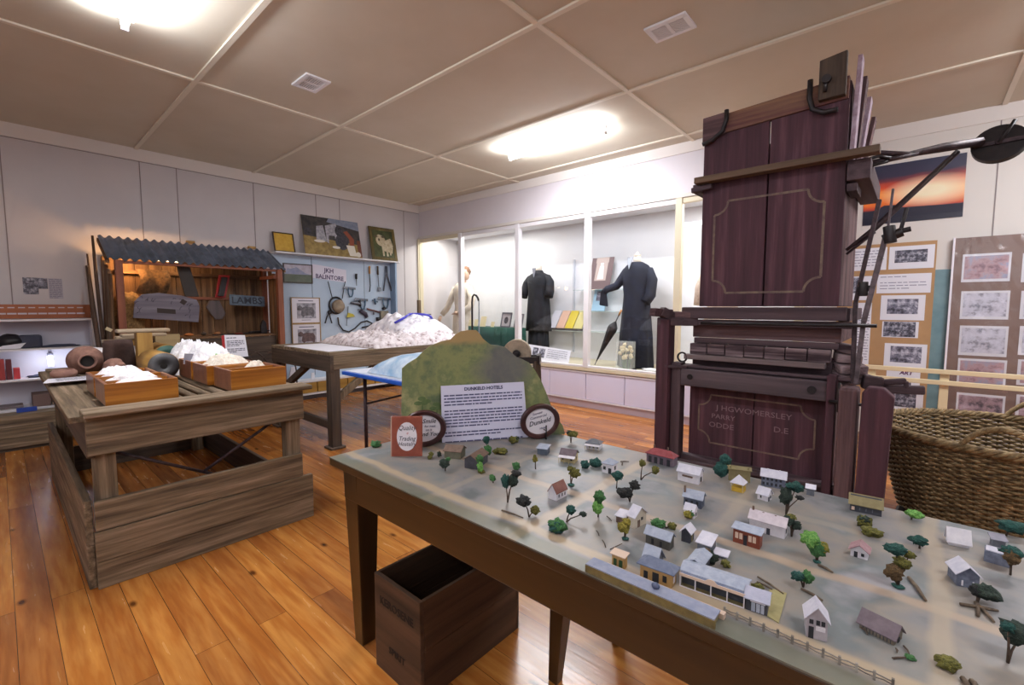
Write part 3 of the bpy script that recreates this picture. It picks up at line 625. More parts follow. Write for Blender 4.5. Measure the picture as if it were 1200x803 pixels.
# painted corner-notched line on the upper box
def frame_line(x0, x1, z0, z1, n, y, w=.008, nm='painted_line'):
    pts = []
    def arc(cx, cz, a0, a1):
        return [(cx+n*cos(a0+(a1-a0)*i/6), cz+n*sin(a0+(a1-a0)*i/6)) for i in range(7)]
    pts += arc(x0, z0, pi/2, 0) + arc(x1, z0, pi, pi/2) + arc(x1, z1, -pi/2, -pi) + arc(x0, z1, 0, -pi/2)
    mb = MB(); k = len(pts)
    for i in range(k):
        a = Vector((pts[i][0], y, pts[i][1])); b = Vector((pts[(i+1) % k][0], y, pts[(i+1) % k][1]))
        if (b-a).length > 1e-5: mb.beam(a, b, .003, w, up=(0, 0, 1) if abs((b-a).normalized().z) < .9 else (1, 0, 0))
    return P(nm, mb, LINE, 0)
frame_line(5.53, 6.08, 1.36, 1.90, .075, PY0-.001, .012)
# collar beams
P('collar_beam', MB().bb(5.375, 6.205, -2.075, -2.0, 1.205, 1.275), BEAM['x'], .006)
P('collar_beam', MB().bb(5.42, 6.23, -2.055, -2.0, 1.165, 1.20), BEAM['x'])
P('collar_rod', MB().cyl((5.5, -2.09, 1.18), (6.33, -2.09, 1.185), .009), BLACK, 0)
P('collar_beam', MB().bb(PX1, PX1+.05, -2.0, PY1, 1.20, 1.27), BEAM['y'])
P('lower_collar', MB().bb(5.425, 6.185, -2.01, PY1, 1.09, 1.165), MARG['x'], .004)
P('lower_collar', MB().bb(5.44, 6.175, -2.03, -2.0, 1.055, 1.088), BEAM['x'], .004)
# worn step
mb = MB()
for i in range(7):
    a = 5.42+.104*i; mb.bb(a+.002, a+.102, -2.045, -1.98, .985+.004*(i % 2), 1.052)
P('worn_step', mb, wood('bare_worn_timber', '#3a2a30', '#a08c90', 'x', 20, .85, .6, lo=.4, hi=.62), .004)
P('step_strip', MB().bb(5.40, 6.13, -2.085, -2.03, .955, .985), wood('pale_strip', '#54474a', '#85787a', 'x', 16), .003)
P('shadow_board', MB().bb(5.42, 6.15, -1.99, -1.96, .90, .985), BEAM['x'])
P('main_beam', MB().bb(5.39, 6.16, -2.10, -2.0, .79, .895), wood('main_beam_timber', '#332b33', '#63565c', 'x', 16, .7, .4), .006)
P('beam_cap', MB().bb(5.31, 6.24, -2.07, -1.99, .90, .918), BEAM['x'])
P('bolt', MB().cyl((6.08, -2.11, .845), (6.08, -2.10, .845), .02).cyl((5.45, -2.11, .85), (5.45, -2.10, .85), .016), BLACK, 0)
P('iron_ring', MB().tube([(5.39+.028*cos(a), -2.08, .965+.028*sin(a)) for a in [2*pi*i/16 for i in range(16)]], .006, 6, closed=True), BLACK, 0)
# lower box
P('lower_board', MB().bb(5.415, 5.785, -2.0, -1.97, .12, .79), MAR['z']); P('lower_board', MB().bb(5.79, 6.15, -2.0, -1.97, .12, .79), MAR['z'])
P('lower_side', MB().bb(6.12, 6.15, -1.97, PY1, .12, .95), MARG['z']); P('lower_side', MB().bb(5.415, 5.445, -1.97, PY1, .12, .95), MAR['z'])
P('lower_back', MB().bb(5.445, 6.12, PY1-.03, PY1, .12, .95), MAR['z'])
P('bottom_rail', MB().bb(5.38, 6.2, -2.06, -2.0, .25, .345), BEAM['x'], .005); P('bottom_rail', MB().bb(5.3, 6.3, -2.02, -1.3, .0, .11), BEAM['x'], .005)
frame_line(5.475, 6.09, .435, .735, .07, -2.001, .009)
for s, x, z, sz in (('J HGWOMERSLEY', 5.78, .66, .045), ('PARRY', 5.62, .605, .04), ('ODDE', 5.61, .55, .045), ('D.E', 5.93, .58, .045)):
    txt(s, sz, (x, -2.0015, z), X3, Z3, mat('faded_white_lettering', '#7a656c', rough=.8), pr, 'painted_lettering', sx=1.15)
# left post
P('post', MB().bb(5.245, 5.325, -2.14, -2.04, 0, 1.2), MAR['z'], .006)
P('post', MB().bb(5.33, 5.39, -2.1, -2.02, .2, .93), BEAM['z'], .005)
P('head_beam', MB().beam((5.24, -2.12, 1.185), (5.46, -2.03, 1.185), .06, .05).beam((5.27, -2.14, 1.25), (5.33, -2.06, 1.20), .06, .06), BEAM['x'], .006)
P('head_beam', MB().beam((5.24, -2.2, 1.245), (5.30, -2.06, 1.235), .05, .05).beam((5.3, -2.08, 1.23), (5.44, -2.05, 1.225), .045, .04), MARG['x'], .006)
P('stay_bar', MB().beam((5.30, -2.13, .905), (5.42, -2.08, .905), .03, .02), BEAM['x']); P('stay_bar', MB().beam((5.38, -2.1, .31), (6.24, -2.08, .345), .03, .02), BEAM['x'])
# right hand uprights
P('post', MB().bb(6.145, 6.185, -2.12, -2.04, .2, .93), MAR['z'], .005)
P('post', MB().bb(6.20, 6.28, -2.16, -2.04, .0, .885), MARG['z'], .02)
P('post', MB().prism([(0, 0), (.105, 0), (.13, .86), (.09, .9), (.03, .9), (.01, .87)], (6.285, -2.2, 0), X3, Z3, Y3, .07), MAR['z'], .008)
P('stay_bar', MB().cyl((6.16, -2.13, .80), (6.30, -2.13, .80), .008).cyl((6.2, -2.13, .9), (6.2, -2.13, .75), .006), BLACK, 0)
P('link_arm', MB().beam((6.28, -2.0, .90), (6.36, -1.98, .89), .05, .07).beam((6.36, -1.98, .9), (6.45, -1.97, .915), .03, .03).beam((6.45, -1.97, .915), (6.45, -1.97, .88), .03, .02).beam((6.3, -1.95, .86), (6.52, -1.95, .875), .05, .04), BEAM['x'], .008)
for i in range(4): P('rough_block', MB().box((6.2+.01*i, -1.95, 1.06-.05*i), (.09+.02*i, .1, .045), rotm(.1*i, .2-.1*i, .3*i)), wood('bare_worn_timber', '#3a2a30', '#a08c90', 'x', 20, .85, .6), .006)
P('base_block', MB().bb(6.28, 6.42, -2.2, -1.5, 0, .09), BEAM['y'])
P('cable', MB().tube([(6.42, -1.9, .1), (6.46, -1.8, .16), (6.44, -1.7, .1), (6.46, -1.6, .15)], .02, 8), BLACK, 0)
# iron levers rising on the right
P('lever_bar', MB().beam((6.245, -2.05, .89), (6.235, -2.0, 1.30), .02, .035, up=(0, 1, 0)).beam((6.235, -2.0, 1.30), (6.305, -2.0, 1.80), .018, .035, up=(0, 1, 0)), DARKIRON, .003)
P('lever_bar', MB().beam((6.26, -2.08, .89), (6.275, -2.05, 1.2), .02, .035, up=(0, 1, 0)).beam((6.275, -2.05, 1.20), (6.345, -2.02, 1.66), .022, .04, up=(0, 1, 0)).beam((6.345, -2.02, 1.66), (6.355, -2.02, 1.84), .01, .025, up=(0, 1, 0)), mat('grey_iron', '#3a3034', '#5f5258', .5, metal=.3, sc=30), .003)
P('lever_joint', MB().cyl((6.33, -2.05, 1.60), (6.40, -2.05, 1.63), .022).cyl((6.35, -2.06, 1.66), (6.36, -2.06, 1.58), .024).cyl((6.39, -2.04, 1.62), (6.41, -2.04, 1.74), .008).cyl((6.38, -2.05, 1.63), (6.43, -2.05, 1.64), .012), BLACK, .002)
P('lever_joint', MB().cyl((6.24, -2.04, 1.36), (6.30, -2.04, 1.37), .014).cyl((6.265, -2.05, 1.33), (6.265, -2.05, 1.40), .02), BLACK, .002)
def on(px, py, y): return at(px, py, 'y', y)
P('diagonal_stay', MB().tube([on(992, 293, -1.9), on(1025, 268, -1.85), on(1042, 252, -1.82), on(1122, 178, -1.62)], [.008, .014, .015, .013], 8), DARKIRON, 0)
P('diagonal_stay', MB().tube([on(992, 298, -1.9), on(1025, 272, -1.86)], [.006, .008], 8), DARKIRON, 0)
P('weight_arm', MB().tube([on(1012, 178, -1.95), on(1065, 181, -1.8), on(1105, 173, -1.7), on(1150, 166, -1.6)], [.012, .014, .022, .022], 8).tube([on(1018, 192, -1.9), on(1045, 186, -1.85), on(1075, 180, -1.78)], [.016, .014, .012], 8), DARKIRON, 0)
P('forked_iron', MB().tube([on(1012, 188, -1.93), on(1030, 183, -1.9), on(1043, 185, -1.88), on(1040, 189, -1.88), on(1015, 196, -1.93)], .009, 6), BLACK, 0)
# weight: a broad round iron casting, seen at an angle
wc = on(1171, 169, -1.57); ax_ = Vector((-.15, -.93, .22)).normalized()
u_ = ax_.cross(Z3).normalized(); v_ = u_.cross(ax_)
pts = [(cos(a)*.1, sin(a)*.092) for a in [2*pi*i/32 for i in range(32)]]
P('iron_weight', MB().prism(pts, wc-ax_*.02, u_, v_, ax_, .04), BLACK, .004)
P('weight_rib', MB().beam(wc+ax_*.025-u_*.085, wc+ax_*.025+u_*.085-v_*.0, .012, .02).cyl(wc+ax_*.02, wc+ax_*.035, .014), DARKIRON, .002)
P('weight_handle', MB().cyl(on(1170, 168, -1.6), on(1190, 140, -1.6), .008), BLACK, 0)
# ---------------------------------------------------------------- shearing shed display
SP = {a: wood('shed_plank', '#3c281a', '#8a6a48', a, 20, .8, .5, c3='#654a32') for a in 'xyz'}
RED = {a: wood('reddish_post', '#5c2f22', '#94593f', a, 14, .6, .2) for a in 'xyz'}
IRON = mat('galvanised_roof', '#525e6e', '#78859a', .45, metal=.5, sc=6, bump=.1)
sd = thing('shed_display', 'small timber shearing shed display with a corrugated iron roof against the left wall', 'shed', (.35, -3.33, 0))
def rf(u, v):
    x = .085+.53*v; y = -4.16+1.66*u
    return Vector((x, y, 2.012-.27*v+.014*sin(u*2*pi*22)))
q = MB().grid(rf, 22*8+1, 3); q.grid(lambda u, v: rf(u, v)-Vector((0, 0, .004)), 22*8+1, 3)
q.build('corrugated_roof', IRON, sd)
for y0, y1 in ((-4.17, -4.145), (-2.52, -2.495)): MB().prism([(.1, 1.95), (.6, 1.70), (.6, 1.73), (.1, 1.99)], (0, y0, 0), X3, Z3, (0, 1, 0), y1-y0).build('barge_board', SP['x'], sd, .002)
n_ = 13
for i in range(n_):
    a = -4.12+1.57*i/n_; MB().bb(.09, .105, a+.002, a+1.57/n_-.002, .0, 1.80).build('back_plank', SP['z'], sd, .002)
for y in (-4.08, -2.575): MB().bb(.57, .63, y-.03, y+.03, 0, 1.735).build('post', RED['z'], sd, .004)
MB().bb(.1, .15, -2.6, -2.55, 0, 1.9).build('post', RED['z'], sd, .004)
MB().bb(.56, .60, -4.1, -2.55, 1.705, 1.735).build('front_beam', RED['y'], sd, .003)
MB().bb(.11, .15, -4.05, -2.6, 1.63, 1.67).build('back_rail', SP['y'], sd, .003)
MB().bb(.11, .135, -4.05, -2.6, 1.36, 1.395).build('back_rail', RED['y'], sd, .003)
MB().bb(.12, .6, -2.64, -2.60, 1.62, 1.66).build('side_rail', RED['x'], sd, .003)
rn = random.Random(3)
for i in range(5):
    x = .14+.1*i; MB().beam((x, -4.15-.02*rn.random(), 0), (x+.01, -4.14, 1.80-.05*i), .085, .022, up=(0, 1, 0)).build('side_slab', GREY['z'] if i % 2 else SP['z'], sd, .004)
for i in range(4):
    x = .2+.11*i; MB().beam((x, -2.53, 0), (x, -2.53, 1.74-.04*i), .09, .02, up=(0, 1, 0)).build('side_slab', SP['z'], sd, .004)
MB().bb(.12, .55, -4.06, -2.62, .925, .95).build('shelf', SP['y'], sd, .003)
MB().bb(.52, .55, -4.06, -2.62, .45, .92).build('counter_front', GREYD['y'], sd, .003)
MB().bb(.12, .55, -4.06, -2.62, .44, .46).build('shelf', SP['y'], sd, .003)
# battens and lamp
pt('shed_lamp_light', (.30, -3.95, 1.72), 9, (1, .52, .2), .04); pt('shed_lamp_light', (.36, -3.55, 1.74), 2.2, (1, .6, .3), .04)
MB().cyl((.28, -4.02, 1.80), (.28, -3.5, 1.78), .012, n=10).build('strip_lamp', mat('warm_glow', '#ffdfae', em=9), sd)
sd2 = MB().bb(.02, .07, -3.38, -3.30, 2.02, 2.05); sd2.build('pale_wood_block', HONEY['y'], sd)
MB().bb(.02, .07, -2.72, -2.64, 2.02, 2.05).build('pale_wood_block', HONEY['y'], sd)
# leaning poles left of the shed
for i, (a, b, r, lb_) in enumerate((((.58, -4.22, .0), (.42, -4.235, 1.97), .017, 'tallest dark pole leaning beside the shed roof'), ((.66, -4.24, 0), (.52, -4.30, 1.67), .02, 'shorter dark bent pole leaning left of the tallest one'), ((.5, -4.215, 0), (.3, -4.27, 1.8), .012, 'thin pole leaning between the dark poles and the wall'))):
    a, b = Vector(a), Vector(b); MB().tube([a, mix(a, b, .4)+Vector((0, .01, 0)), mix(a, b, .8), b], [r, r*.95, r*.85, r*.6], 8).build('leaning_pole', wood('dark_pole', '#35251c', '#5c4434', 'z', 20), None, tagd=(lb_, 'pole'))
card('paper_tag', 'small cream tag tied to the poles beside the shed', 'tag', (.62, -4.215, 1.06), (0, .8, -.5), (0, .5, .8), .05, .03, mat('tag_cream', '#cdbf98'))
# hangings
SACK = mat('hessian', '#5c4526', '#8f6f42', .9, sc=40, bump=.4)
MB().grid(lambda u, v: Vector((.2+.05*sin(v*pi)+.015*sin(u*9), -3.88+.27*u+.02*sin(v*4), 1.68-.27*v*(1-.25*(u-.5)**2))), 16, 12).build('hanging_sack', mat('brown_sack', '#3f2d1a', '#6b4f30', .9, sc=30, bump=.4), None, tagd=('brown hessian sack hanging at the top left inside the shed', 'sack'))
MB().blob((.30, -3.98, 1.18), (.12, .14, .26), 3, .2, seed=4).build('stuffed_sack', SACK, None, tagd=('bulging tan hessian sack behind the reddish left shed post', 'sack'))
q = MB().prism([(0, 0), (.13, 0), (.05, .36), (-.07, .36)], (.46, -3.52, 1.39), (0, 1, 0), Z3, X3, .02); q.build('slatted_board', mat('near_black_board', '#1d1613', '#2c211b', .6, sc=20), None, .003, tagd=('dark slatted board hanging slanted below the middle of the shed roof', 'board'))
rb = thing('brush_board', 'red board with a long black brush hanging in the shed', 'brush', (.17, -3.07, 1.38))
MB().prism([(0, 0), (.11, 0), (.17, .27), (.05, .27)], (.16, -3.15, 1.39), (0, 1, 0), Z3, X3, .015).build('backing', mat('signal_red', '#a31f24', rough=.5), rb, .002)
MB().prism([(0, 0), (.065, 0), (.115, .23), (.05, .23)], (.177, -3.13, 1.405), (0, 1, 0), Z3, X3, .03).build('bristle_block', BLACK, rb, .006)
stn = thing('stencil_board', 'large grey arched timber board with a hand slot and faint stencils', 'stencil board', (.47, -3.68, 1.1))
STG = wood('lilac_grey_board', '#55505c', '#8b8691', 'y', 14, .8, .3, c3='#6d6873')
MB().prism([(0, .03), (.02, .2), (.08, .27), (.22, .29), (.42, .265), (.56, .22), (.585, .15), (.565, -.03), (.3, .0)], (.46, -3.975, 1.135), (0, 1, 0), Z3, X3, .018).build('board', STG, stn, .003)
MB().prism([(.2, .08), (.36, .065), (.36, .115), (.2, .13)], (.479, -3.975, 1.135), (0, 1, 0), Z3, X3, .001).prism([(.40, .19), (.44, .16), (.47, .20), (.43, .23)], (.479, -3.975, 1.135), (0, 1, 0), Z3, X3, .001).build('hand_slot', mat('slot_dark', '#2a1a12'), stn)
q = MB(); rn = random.Random(5)
for i in range(26):
    y = -3.93+.48*rn.random(); z = 1.2+.17*rn.random(); a = rn.random()*3
    if .17 < y+3.975 < .39 and z < 1.29: continue
    if y+3.975 > .46: z -= .06
    q.tube([Vector((.4795, y+.02*cos(a+t)*(.6+.4*t), z+.02*sin(a+t*1.3))) for t in (0, .6, 1.2, 1.8)], .0022, 4)
q.build('stencil_marks', mat('stencil_ink', '#332f3c'), stn)
MB().prism([(0, .12), (.04, .2), (.14, .2), (.2, .05), (.16, -.02), (.09, -.02)], (.33, -3.30, 1.15), (0, 1, 0), Z3, X3, .03).build('wool_brand', wood('grey_brand', '#3c3436', '#5f5455', 'z', 14), None, .008, tagd=('dark wedge shaped board hanging below the red brush', 'board'))
lm = thing('stencil_plate', 'blue grey metal stencil plate reading LAMBS on the shed wall', 'stencil', (.39, -2.87, 1.29))
MB().prism([(0, .01), (.39, -.01), (.39, .115), (0, .135)], (.38, -3.065, 1.29), (0, 1, 0), Z3, X3, .006).build('plate', mat('blue_grey_metal', '#3e4a5a', '#56636f', .5, metal=.3, sc=14), lm, .002)
txt('LAMBS', .11, (.3875, -2.875, 1.35), (0, 1, -.03), Z3, mat('stencil_navy', '#171d2c'), lm, sx=1.05, bold=.002)
# small things on the shed shelf
for i, (y, w, h, m, lb_) in enumerate(((-3.50, .09, .035, '#a5622e', 'orange brown shell shaped piece on the shed shelf'), (-3.36, .05, .05, '#3a2c20', 'small dark hooked piece on the shed shelf'), (-3.22, .07, .04, '#8a5a34', 'tan folded leather piece on the shed shelf'), (-3.0, .1, .02, '#7a2e24', 'flat dark red piece on the shed shelf'))):
    MB().blob((.45, y, .952+h*.5), (.03, w/2, h/2), 2, .3, seed=i, flat=-h/2).build('shelf_relic', mat('relic%d' % i, m), None, tagd=(lb_, 'relic'))
MB().beam((.48, -3.28, .955), (.3, -2.66, .96), .02, .014).build('shear_bar', BLACK, None, tagd=('long dark metal bar lying on the shed shelf', 'bar'))
MB().beam((.5, -2.9, .978), (.35, -2.63, .98), .03, .014).build('shear_bar', BLACK, None, tagd=('short dark metal bar resting over the long bar on the shed shelf', 'bar'))
MB().prism([(0, 0), (.07, 0), (.06, .13), (.03, .17), (0, .1)], (.4, -2.75, .952), (0, 1, 0), Z3, X3, .05).build('dark_iron_wedge', BLACK, None, .004, tagd=('dark iron wedge standing at the right end of the shed shelf', 'iron'))
MB().bb(.56, .62, -3.83, -3.62, .78, .99).build('pale_box', wood('pale_pine', '#9c8862', '#c0ab80', 'y', 12), None, .003, tagd=('pale pine box standing in front of the shed shelf', 'box'))
for i in range(4):
    MB().tube([(.75+.1*i, -2.93+.11*i, 0)]+[(.75+.1*i, -3.15+.11*i+.22*cos(a), .5+.28*sin(a)) for a in [pi*k/12 for k in range(13)]]+[(.75+.1*i, -3.37+.11*i, 0)], .008, 6).build('wire_hoop', mat('rusty_wire', '#3c2b22', rough=.7), None, tagd=('rusty bent wire hoop standing in front of the shed', 'hoop', 'wire hoops in front of the shed'))
# explanation card on a stand
ic = thing('information_card', 'white printed card with a red edge standing behind the wool boxes', 'card', (1.64, -3.40, ZB-.02))
MB().prism([(0, 0), (.19, -.01), (.175, .205), (0, .215)], (1.66, -3.5, ZB-.02), (.0, 1, 0), (-.12, 0, 1), (1, 0, .12), .004).build('sheet', PAPER, ic)
MB().prism([(-.022, .0), (0, 0), (0, .215), (-.022, .205)], (1.655, -3.5, ZB-.02), (.0, 1, 0), (-.12, 0, 1), (1, 0, .12), .01).build('red_edge', mat('signal_red', '#a31f24'), ic)
q = MB(); text_lines(q, (1.643, -3.485, ZB+.165), (0, 1, 0), (-.12, 0, 1), .15, 10, .015, 0, 3, (1, 6)); q.build('printed_lines', INK, ic)
MB().bb(1.64, 1.70, -3.52, -3.3, ZB-.025, ZB-.018).build('stand', BLACK, ic)
# ---------------------------------------------------------------- white shelves at the far left
ws = thing('wall_shelves', 'white built-in wall shelves with an orange brown upper strip at the left edge', 'shelves', (.15, -4.9, 0))
MB().bb(.02, .035, -6.2, -4.25, .15, 1.2).build('back_panel', mat('lilac_white', '#c9c8d6', rough=.6), ws)
for z, d in ((1.16, .25), (.885, .25), (.60, .25), (.335, .33)): MB().bb(.035, d, -6.2, -4.25, z-.018, z).build('shelf', WHITE, ws, .002)
MB().bb(.035, .25, -4.27, -4.25, .0, 1.16).build('end_panel', WHITE, ws, .002)
MB().bb(.035, .05, -6.2, -4.25, 1.165, 1.30).build('orange_strip', wood('orange_board', '#8a4a2a', '#a9633e', 'y', 8, .5, .1), ws, .002)
q = MB(); q2 = MB()
for i in range(11):
    y = -4.9+.085*i*.8
    if y < -4.33:
        q.bb(.051, .053, y, y+.06, 1.205, 1.22).bb(.051, .053, y+.005, y+.05, 1.265, 1.275)
q.build('label_strip', mat('pale_tags', '#cfc8d2'), ws)
MB().blob((.14, -4.83, .955), (.08, .09, .07), 3, .1).build('black_bag', mat('black_leather', '#14131a', rough=.45), None, tagd=('rounded black bag at the left on the second white shelf', 'bag'))
MB().bb(.08, .19, -4.78, -4.62, .888, 1.01).build('dark_blue_case', mat('navy_case', '#2a2d40', '#363a50', .6, sc=8), None, .02, tagd=('dark blue grey soft case beside the black bag on the shelf', 'case'))
MB().blob((.16, -4.50, .893), (.06, .14, .018), 3, .2, flat=-.004).build('folded_cloth', mat('blue_grey_cloth', '#3d4156', rough=.9), None, tagd=('flat dark cloth lying on the second white shelf near its right end', 'cloth'))
MB().prism([(0, 0), (.16, 0), (.2, .05), (.05, .03)], (.2, -4.93, .89), (0, 1, 0), Z3, X3, .02).build('paper_stack', PAPER, None, tagd=('thin pale papers in front of the black bag on the shelf', 'papers'))
for i, (y, w, h, c, lb_) in enumerate(((-4.98, .05, .17, '#7c2a2c', 'dark red book at the left end of the third shelf'), (-4.92, .045, .19, '#94302f', 'taller red book third shelf, second from the left end'), (-4.87, .04, .185, '#5c2026', 'maroon book third shelf beside the taller red one'), (-4.825, .045, .10, '#b5343a', 'short bright red box in front end of the red books'))):
    MB().bb(.07, .19, y, y+w-.003, .602, .602+h).build('book' if i < 3 else 'red_box', mat('book%d' % i, c, rough=.5), None, .003, tagd=(lb_, 'book' if i < 3 else 'box'))
MB().blob((.15, -4.60, .61), (.06, .14, .02), 3, .3, flat=-.008).build('dark_cloth', mat('blue_grey_cloth', '#3d4156'), None, tagd=('dark crumpled cloth on the third shelf below the lamp', 'cloth'))
lp = thing('shelf_lamp', 'small bright white lamp hanging under the second white shelf', 'lamp', (.16, -4.575, .70))
MB().cyl((.16, -4.575, .865), (.16, -4.575, .83), .012).cyl((.16, -4.575, .83), (.16, -4.575, .80), .022).build('lamp_holder', mat('grey_holder', '#77778a'), lp)
MB().cyl((.16, -4.575, .80), (.16, -4.575, .70), .019).build('bulb', mat('cold_glow', '#eef2ff', em=14), lp)
pt('shelf_lamp_light', (.22, -4.575, .75), 1.3, (.85, .9, 1), .03)
MB().bb(.06, .30, -4.72, -4.60, .338, .45).build('brown_box', mat('brown_card', '#6b5550', rough=.8), None, .002, tagd=('dark brown cardboard box on the lowest white shelf', 'box'))
MB().bb(.05, .28, -4.59, -4.40, .338, .53).build('tan_box', mat('tan_card', '#a08a78', rough=.8), None, .002, tagd=('tall tan box at the right end of the lowest white shelf', 'box'))
MB().bb(.08, .25, -4.93, -4.78, .338, .36).build('grey_tray', mat('tray_grey', '#6d6264'), None, .004, tagd=('low grey tray on the lowest white shelf', 'tray'))
MB().bb(.40, .43, -4.83, -4.70, .32, .36).build('blue_label_box', mat('blue_box', '#1f3f9a'), None, .003, tagd=('small blue box on the long timber chest', 'box'))
tk = thing('timber_chest', 'long low weathered grey timber chest on the floor below the white shelves', 'chest', (.5, -5.0, 0))
for i in range(3): MB().bb(.53, .55, -5.7, -4.5, .03+.093*i, .12+.093*i).build('side_board', GREY['y'], tk, .003)
MB().bb(.36, .55, -5.7, -4.5, .305, .32).build('lid', GREY['y'], tk, .003); MB().bb(.36, .53, -4.52, -4.5, .03, .305).build('end_board', GREY['x'], tk); MB().bb(.36, .38, -5.7, -4.52, .03, .305).build('back_board', GREYD['y'], tk)
MB().bb(.37, .53, -5.66, -4.54, 0, .03).build('base', GREYD['y'], tk)
# ---------------------------------------------------------------- printed pictures
_pc = [0]
def photo(name, c1, c2, c3, sc=14, st=(1, 1, 1), seed=0, rough=.4):
    m, N, L, b = nodes_mat(name, rough)
    tc = N.new('ShaderNodeTexCoord'); mp = N.new('ShaderNodeMapping'); mp.inputs['Scale'].default_value = st; mp.inputs['Location'].default_value = (seed*1.7, seed*2.3, seed)
    no = N.new('ShaderNodeTexNoise'); no.inputs['Scale'].default_value = sc; no.inputs['Detail'].default_value = 7; no.inputs['Roughness'].default_value = .7
    L.new(tc.outputs['Object'], mp.inputs[0]); L.new(mp.outputs[0], no.inputs['Vector'])
    r = N.new('ShaderNodeValToRGB'); e = r.color_ramp.elements; e[0].position = .38; e[0].color = lin(c1); e[1].position = .62; e[1].color = lin(c3); k = e.new(.5); k.color = lin(c2)
    L.new(no.outputs['Fac'], r.inputs[0]); L.new(r.outputs[0], b.inputs['Base Color']); return m
BW = photo('grey_photo_print', '#2c2c38', '#77778a', '#c6c6d6', 16); BW2 = photo('dark_photo_print', '#15151f', '#5a5a6a', '#b4b4c2', 26)
SEPIA = photo('pink_sketch_print', '#8f7280', '#c0a0a8', '#a6a8c2', 12); SKET = photo('pencil_sketch_print', '#8a8a9c', '#cfcfe0', '#dcdcec', 14); RURAL = photo('rural_print', '#5b5560', '#b39aa6', '#c9b6c6', 10)
def poly(mb, O, X, Y, pts, off, m):
    O = Vector(O); X = Vector(X).normalized(); Y = Vector(Y).normalized(); Z = X.cross(Y)
    mb.add([O+X*p[0]+Y*p[1]+Z*off for p in pts], [tuple(range(len(pts)))], m)
def ell(cx, cy, rx, ry, n=20, a0=0): return [(cx+rx*cos(2*pi*i/n), cy+ry*sin(2*pi*i/n)) for i in range(n)]
def framed(name, label, cat, O, X, Y, w, h, fw, fm_, layers, cols, ft=.015, mount=0, mm=None):
    """picture: O lower left corner, layers = (outline, colour index, offset)"""
    O = Vector(O); X = Vector(X).normalized(); Y = Vector(Y).normalized(); Z = X.cross(Y)
    t = thing(name, label, cat, O)
    if fw:
        f = MB()
        for x0, x1, y0, y1 in ((0, w, 0, fw), (0, w, h-fw, h), (0, fw, fw, h-fw), (w-fw, w, fw, h-fw)):
            f.prism([(x0, y0), (x1, y0), (x1, y1), (x0, y1)], O, X, Y, Z, ft)
        f.build('frame', fm_, t)
    MB().prism([(fw, fw), (w-fw, fw), (w-fw, h-fw), (fw, h-fw)], O, X, Y, Z, ft*.55).build('mount' if mount else 'canvas', mm or cols[0], t)
    q = MB(); ms = list(cols)
    for k, (pts, ci) in enumerate(layers): poly(q, O, X, Y, pts, ft*.55+.0006*(k+1), ci)
    if layers: q.build('picture', ms, t, recalc=False)
    return t
def rect(x0, y0, x1, y1): return [(x0, y0), (x1, y0), (x1, y1), (x0, y1)]
C = lambda n, h, h2=None, sc=20: mat(n, h, h2, .5, sc=sc)
Yd = (0, 1, 0)
# clippings on the wall
nc = thing('newspaper_clippings', 'pale newspaper clippings with a dark photograph pinned above the white shelves', 'clippings', (.004, -4.58, 1.38))
MB().bb(.001, .003, -4.714, -4.61, 1.40, 1.562).build('dark_photo', BW2, nc); MB().bb(.001, .0025, -4.61, -4.545, 1.455, 1.56).build('grey_photo', BW, nc)
MB().bb(.001, .0022, -4.54, -4.44, 1.36, 1.56).build('text_column', mat('newsprint', '#b4b1bd'), nc)
q = MB(); text_lines(q, (.0024, -4.535, 1.55), Yd, Z3, .09, 14, .014, 0, 2); q.build('printed_lines', mat('news_ink', '#77748a'), nc)
# blue display wall with pegboard
PB = mat('pale_blue_board', '#b7c8dc', '#adc0d6', .6, sc=3); PBS = mat('blue_side', '#8fa8c6', rough=.6)
bl = thing('display_cabinet', 'pale blue display cabinet with a white top shelf and wooden drawers on the left wall', 'cabinet', (.15, -1.5, 0))
MB().bb(.003, .02, -2.44, -.6, .25, 2.0).build('back_panel', PB, bl); MB().bb(.02, .17, -.615, -.585, .25, 1.99).build('side_panel', PBS, bl)
MB().bb(.003, .19, -2.44, -.53, 1.985, 2.005).build('top_shelf', WHITE, bl, .002)
MB().bb(.02, .024, -2.43, -.62, 1.0, 1.0).bb(.02, .023, -1.905, -1.898, .3, 1.98).bb(.02, .023, -1.085, -1.08, .3, 1.98).build('panel_joint', mat('joint_blue_grey', '#5c6880'), bl)  # panel joints in a darker blue grey than the board
MB().bb(.02, .24, -2.44, -.6, .235, .26).bb(.02, .24, -2.44, -.6, .06, .085).build('base_shelf', WHITE, bl); MB().bb(.02, .22, -2.44, -.6, 0, .06).build('plinth', mat('dark_skirting', '#3a3336'), bl)
YEL = wood('yellow_drawer', '#8f6a2e', '#b98f46', 'y', 10, .5, .1)
for i in range(4):
    y = -2.42+.455*i; dr = MB().bb(.05, .235, y, y+.44, .09, .23).build('drawer', YEL, bl, .003)
    MB().lathe((.235, y+.22, .16), [(.012, 0), (.018, .012), (0, .02)], 12, ax='x').build('knob', BLACK, dr)
for i, (y, lb_) in enumerate(((-2.33, 'white pamphlet standing at the left on the blue cabinet base shelf'), (-2.02, 'small white jar pair on the blue cabinet base shelf'))):
    MB().prism([(0, 0), (.08, 0), (.12, .2), (.04, .2)] if i == 0 else [(0, 0), (.05, 0), (.045, .09), (.005, .09)], (.14, y, .262), Yd, Z3, X3, .02).build('pamphlet' if i == 0 else 'jar', PAPER, None, .002, tagd=(lb_, 'pamphlet' if i == 0 else 'jar'))
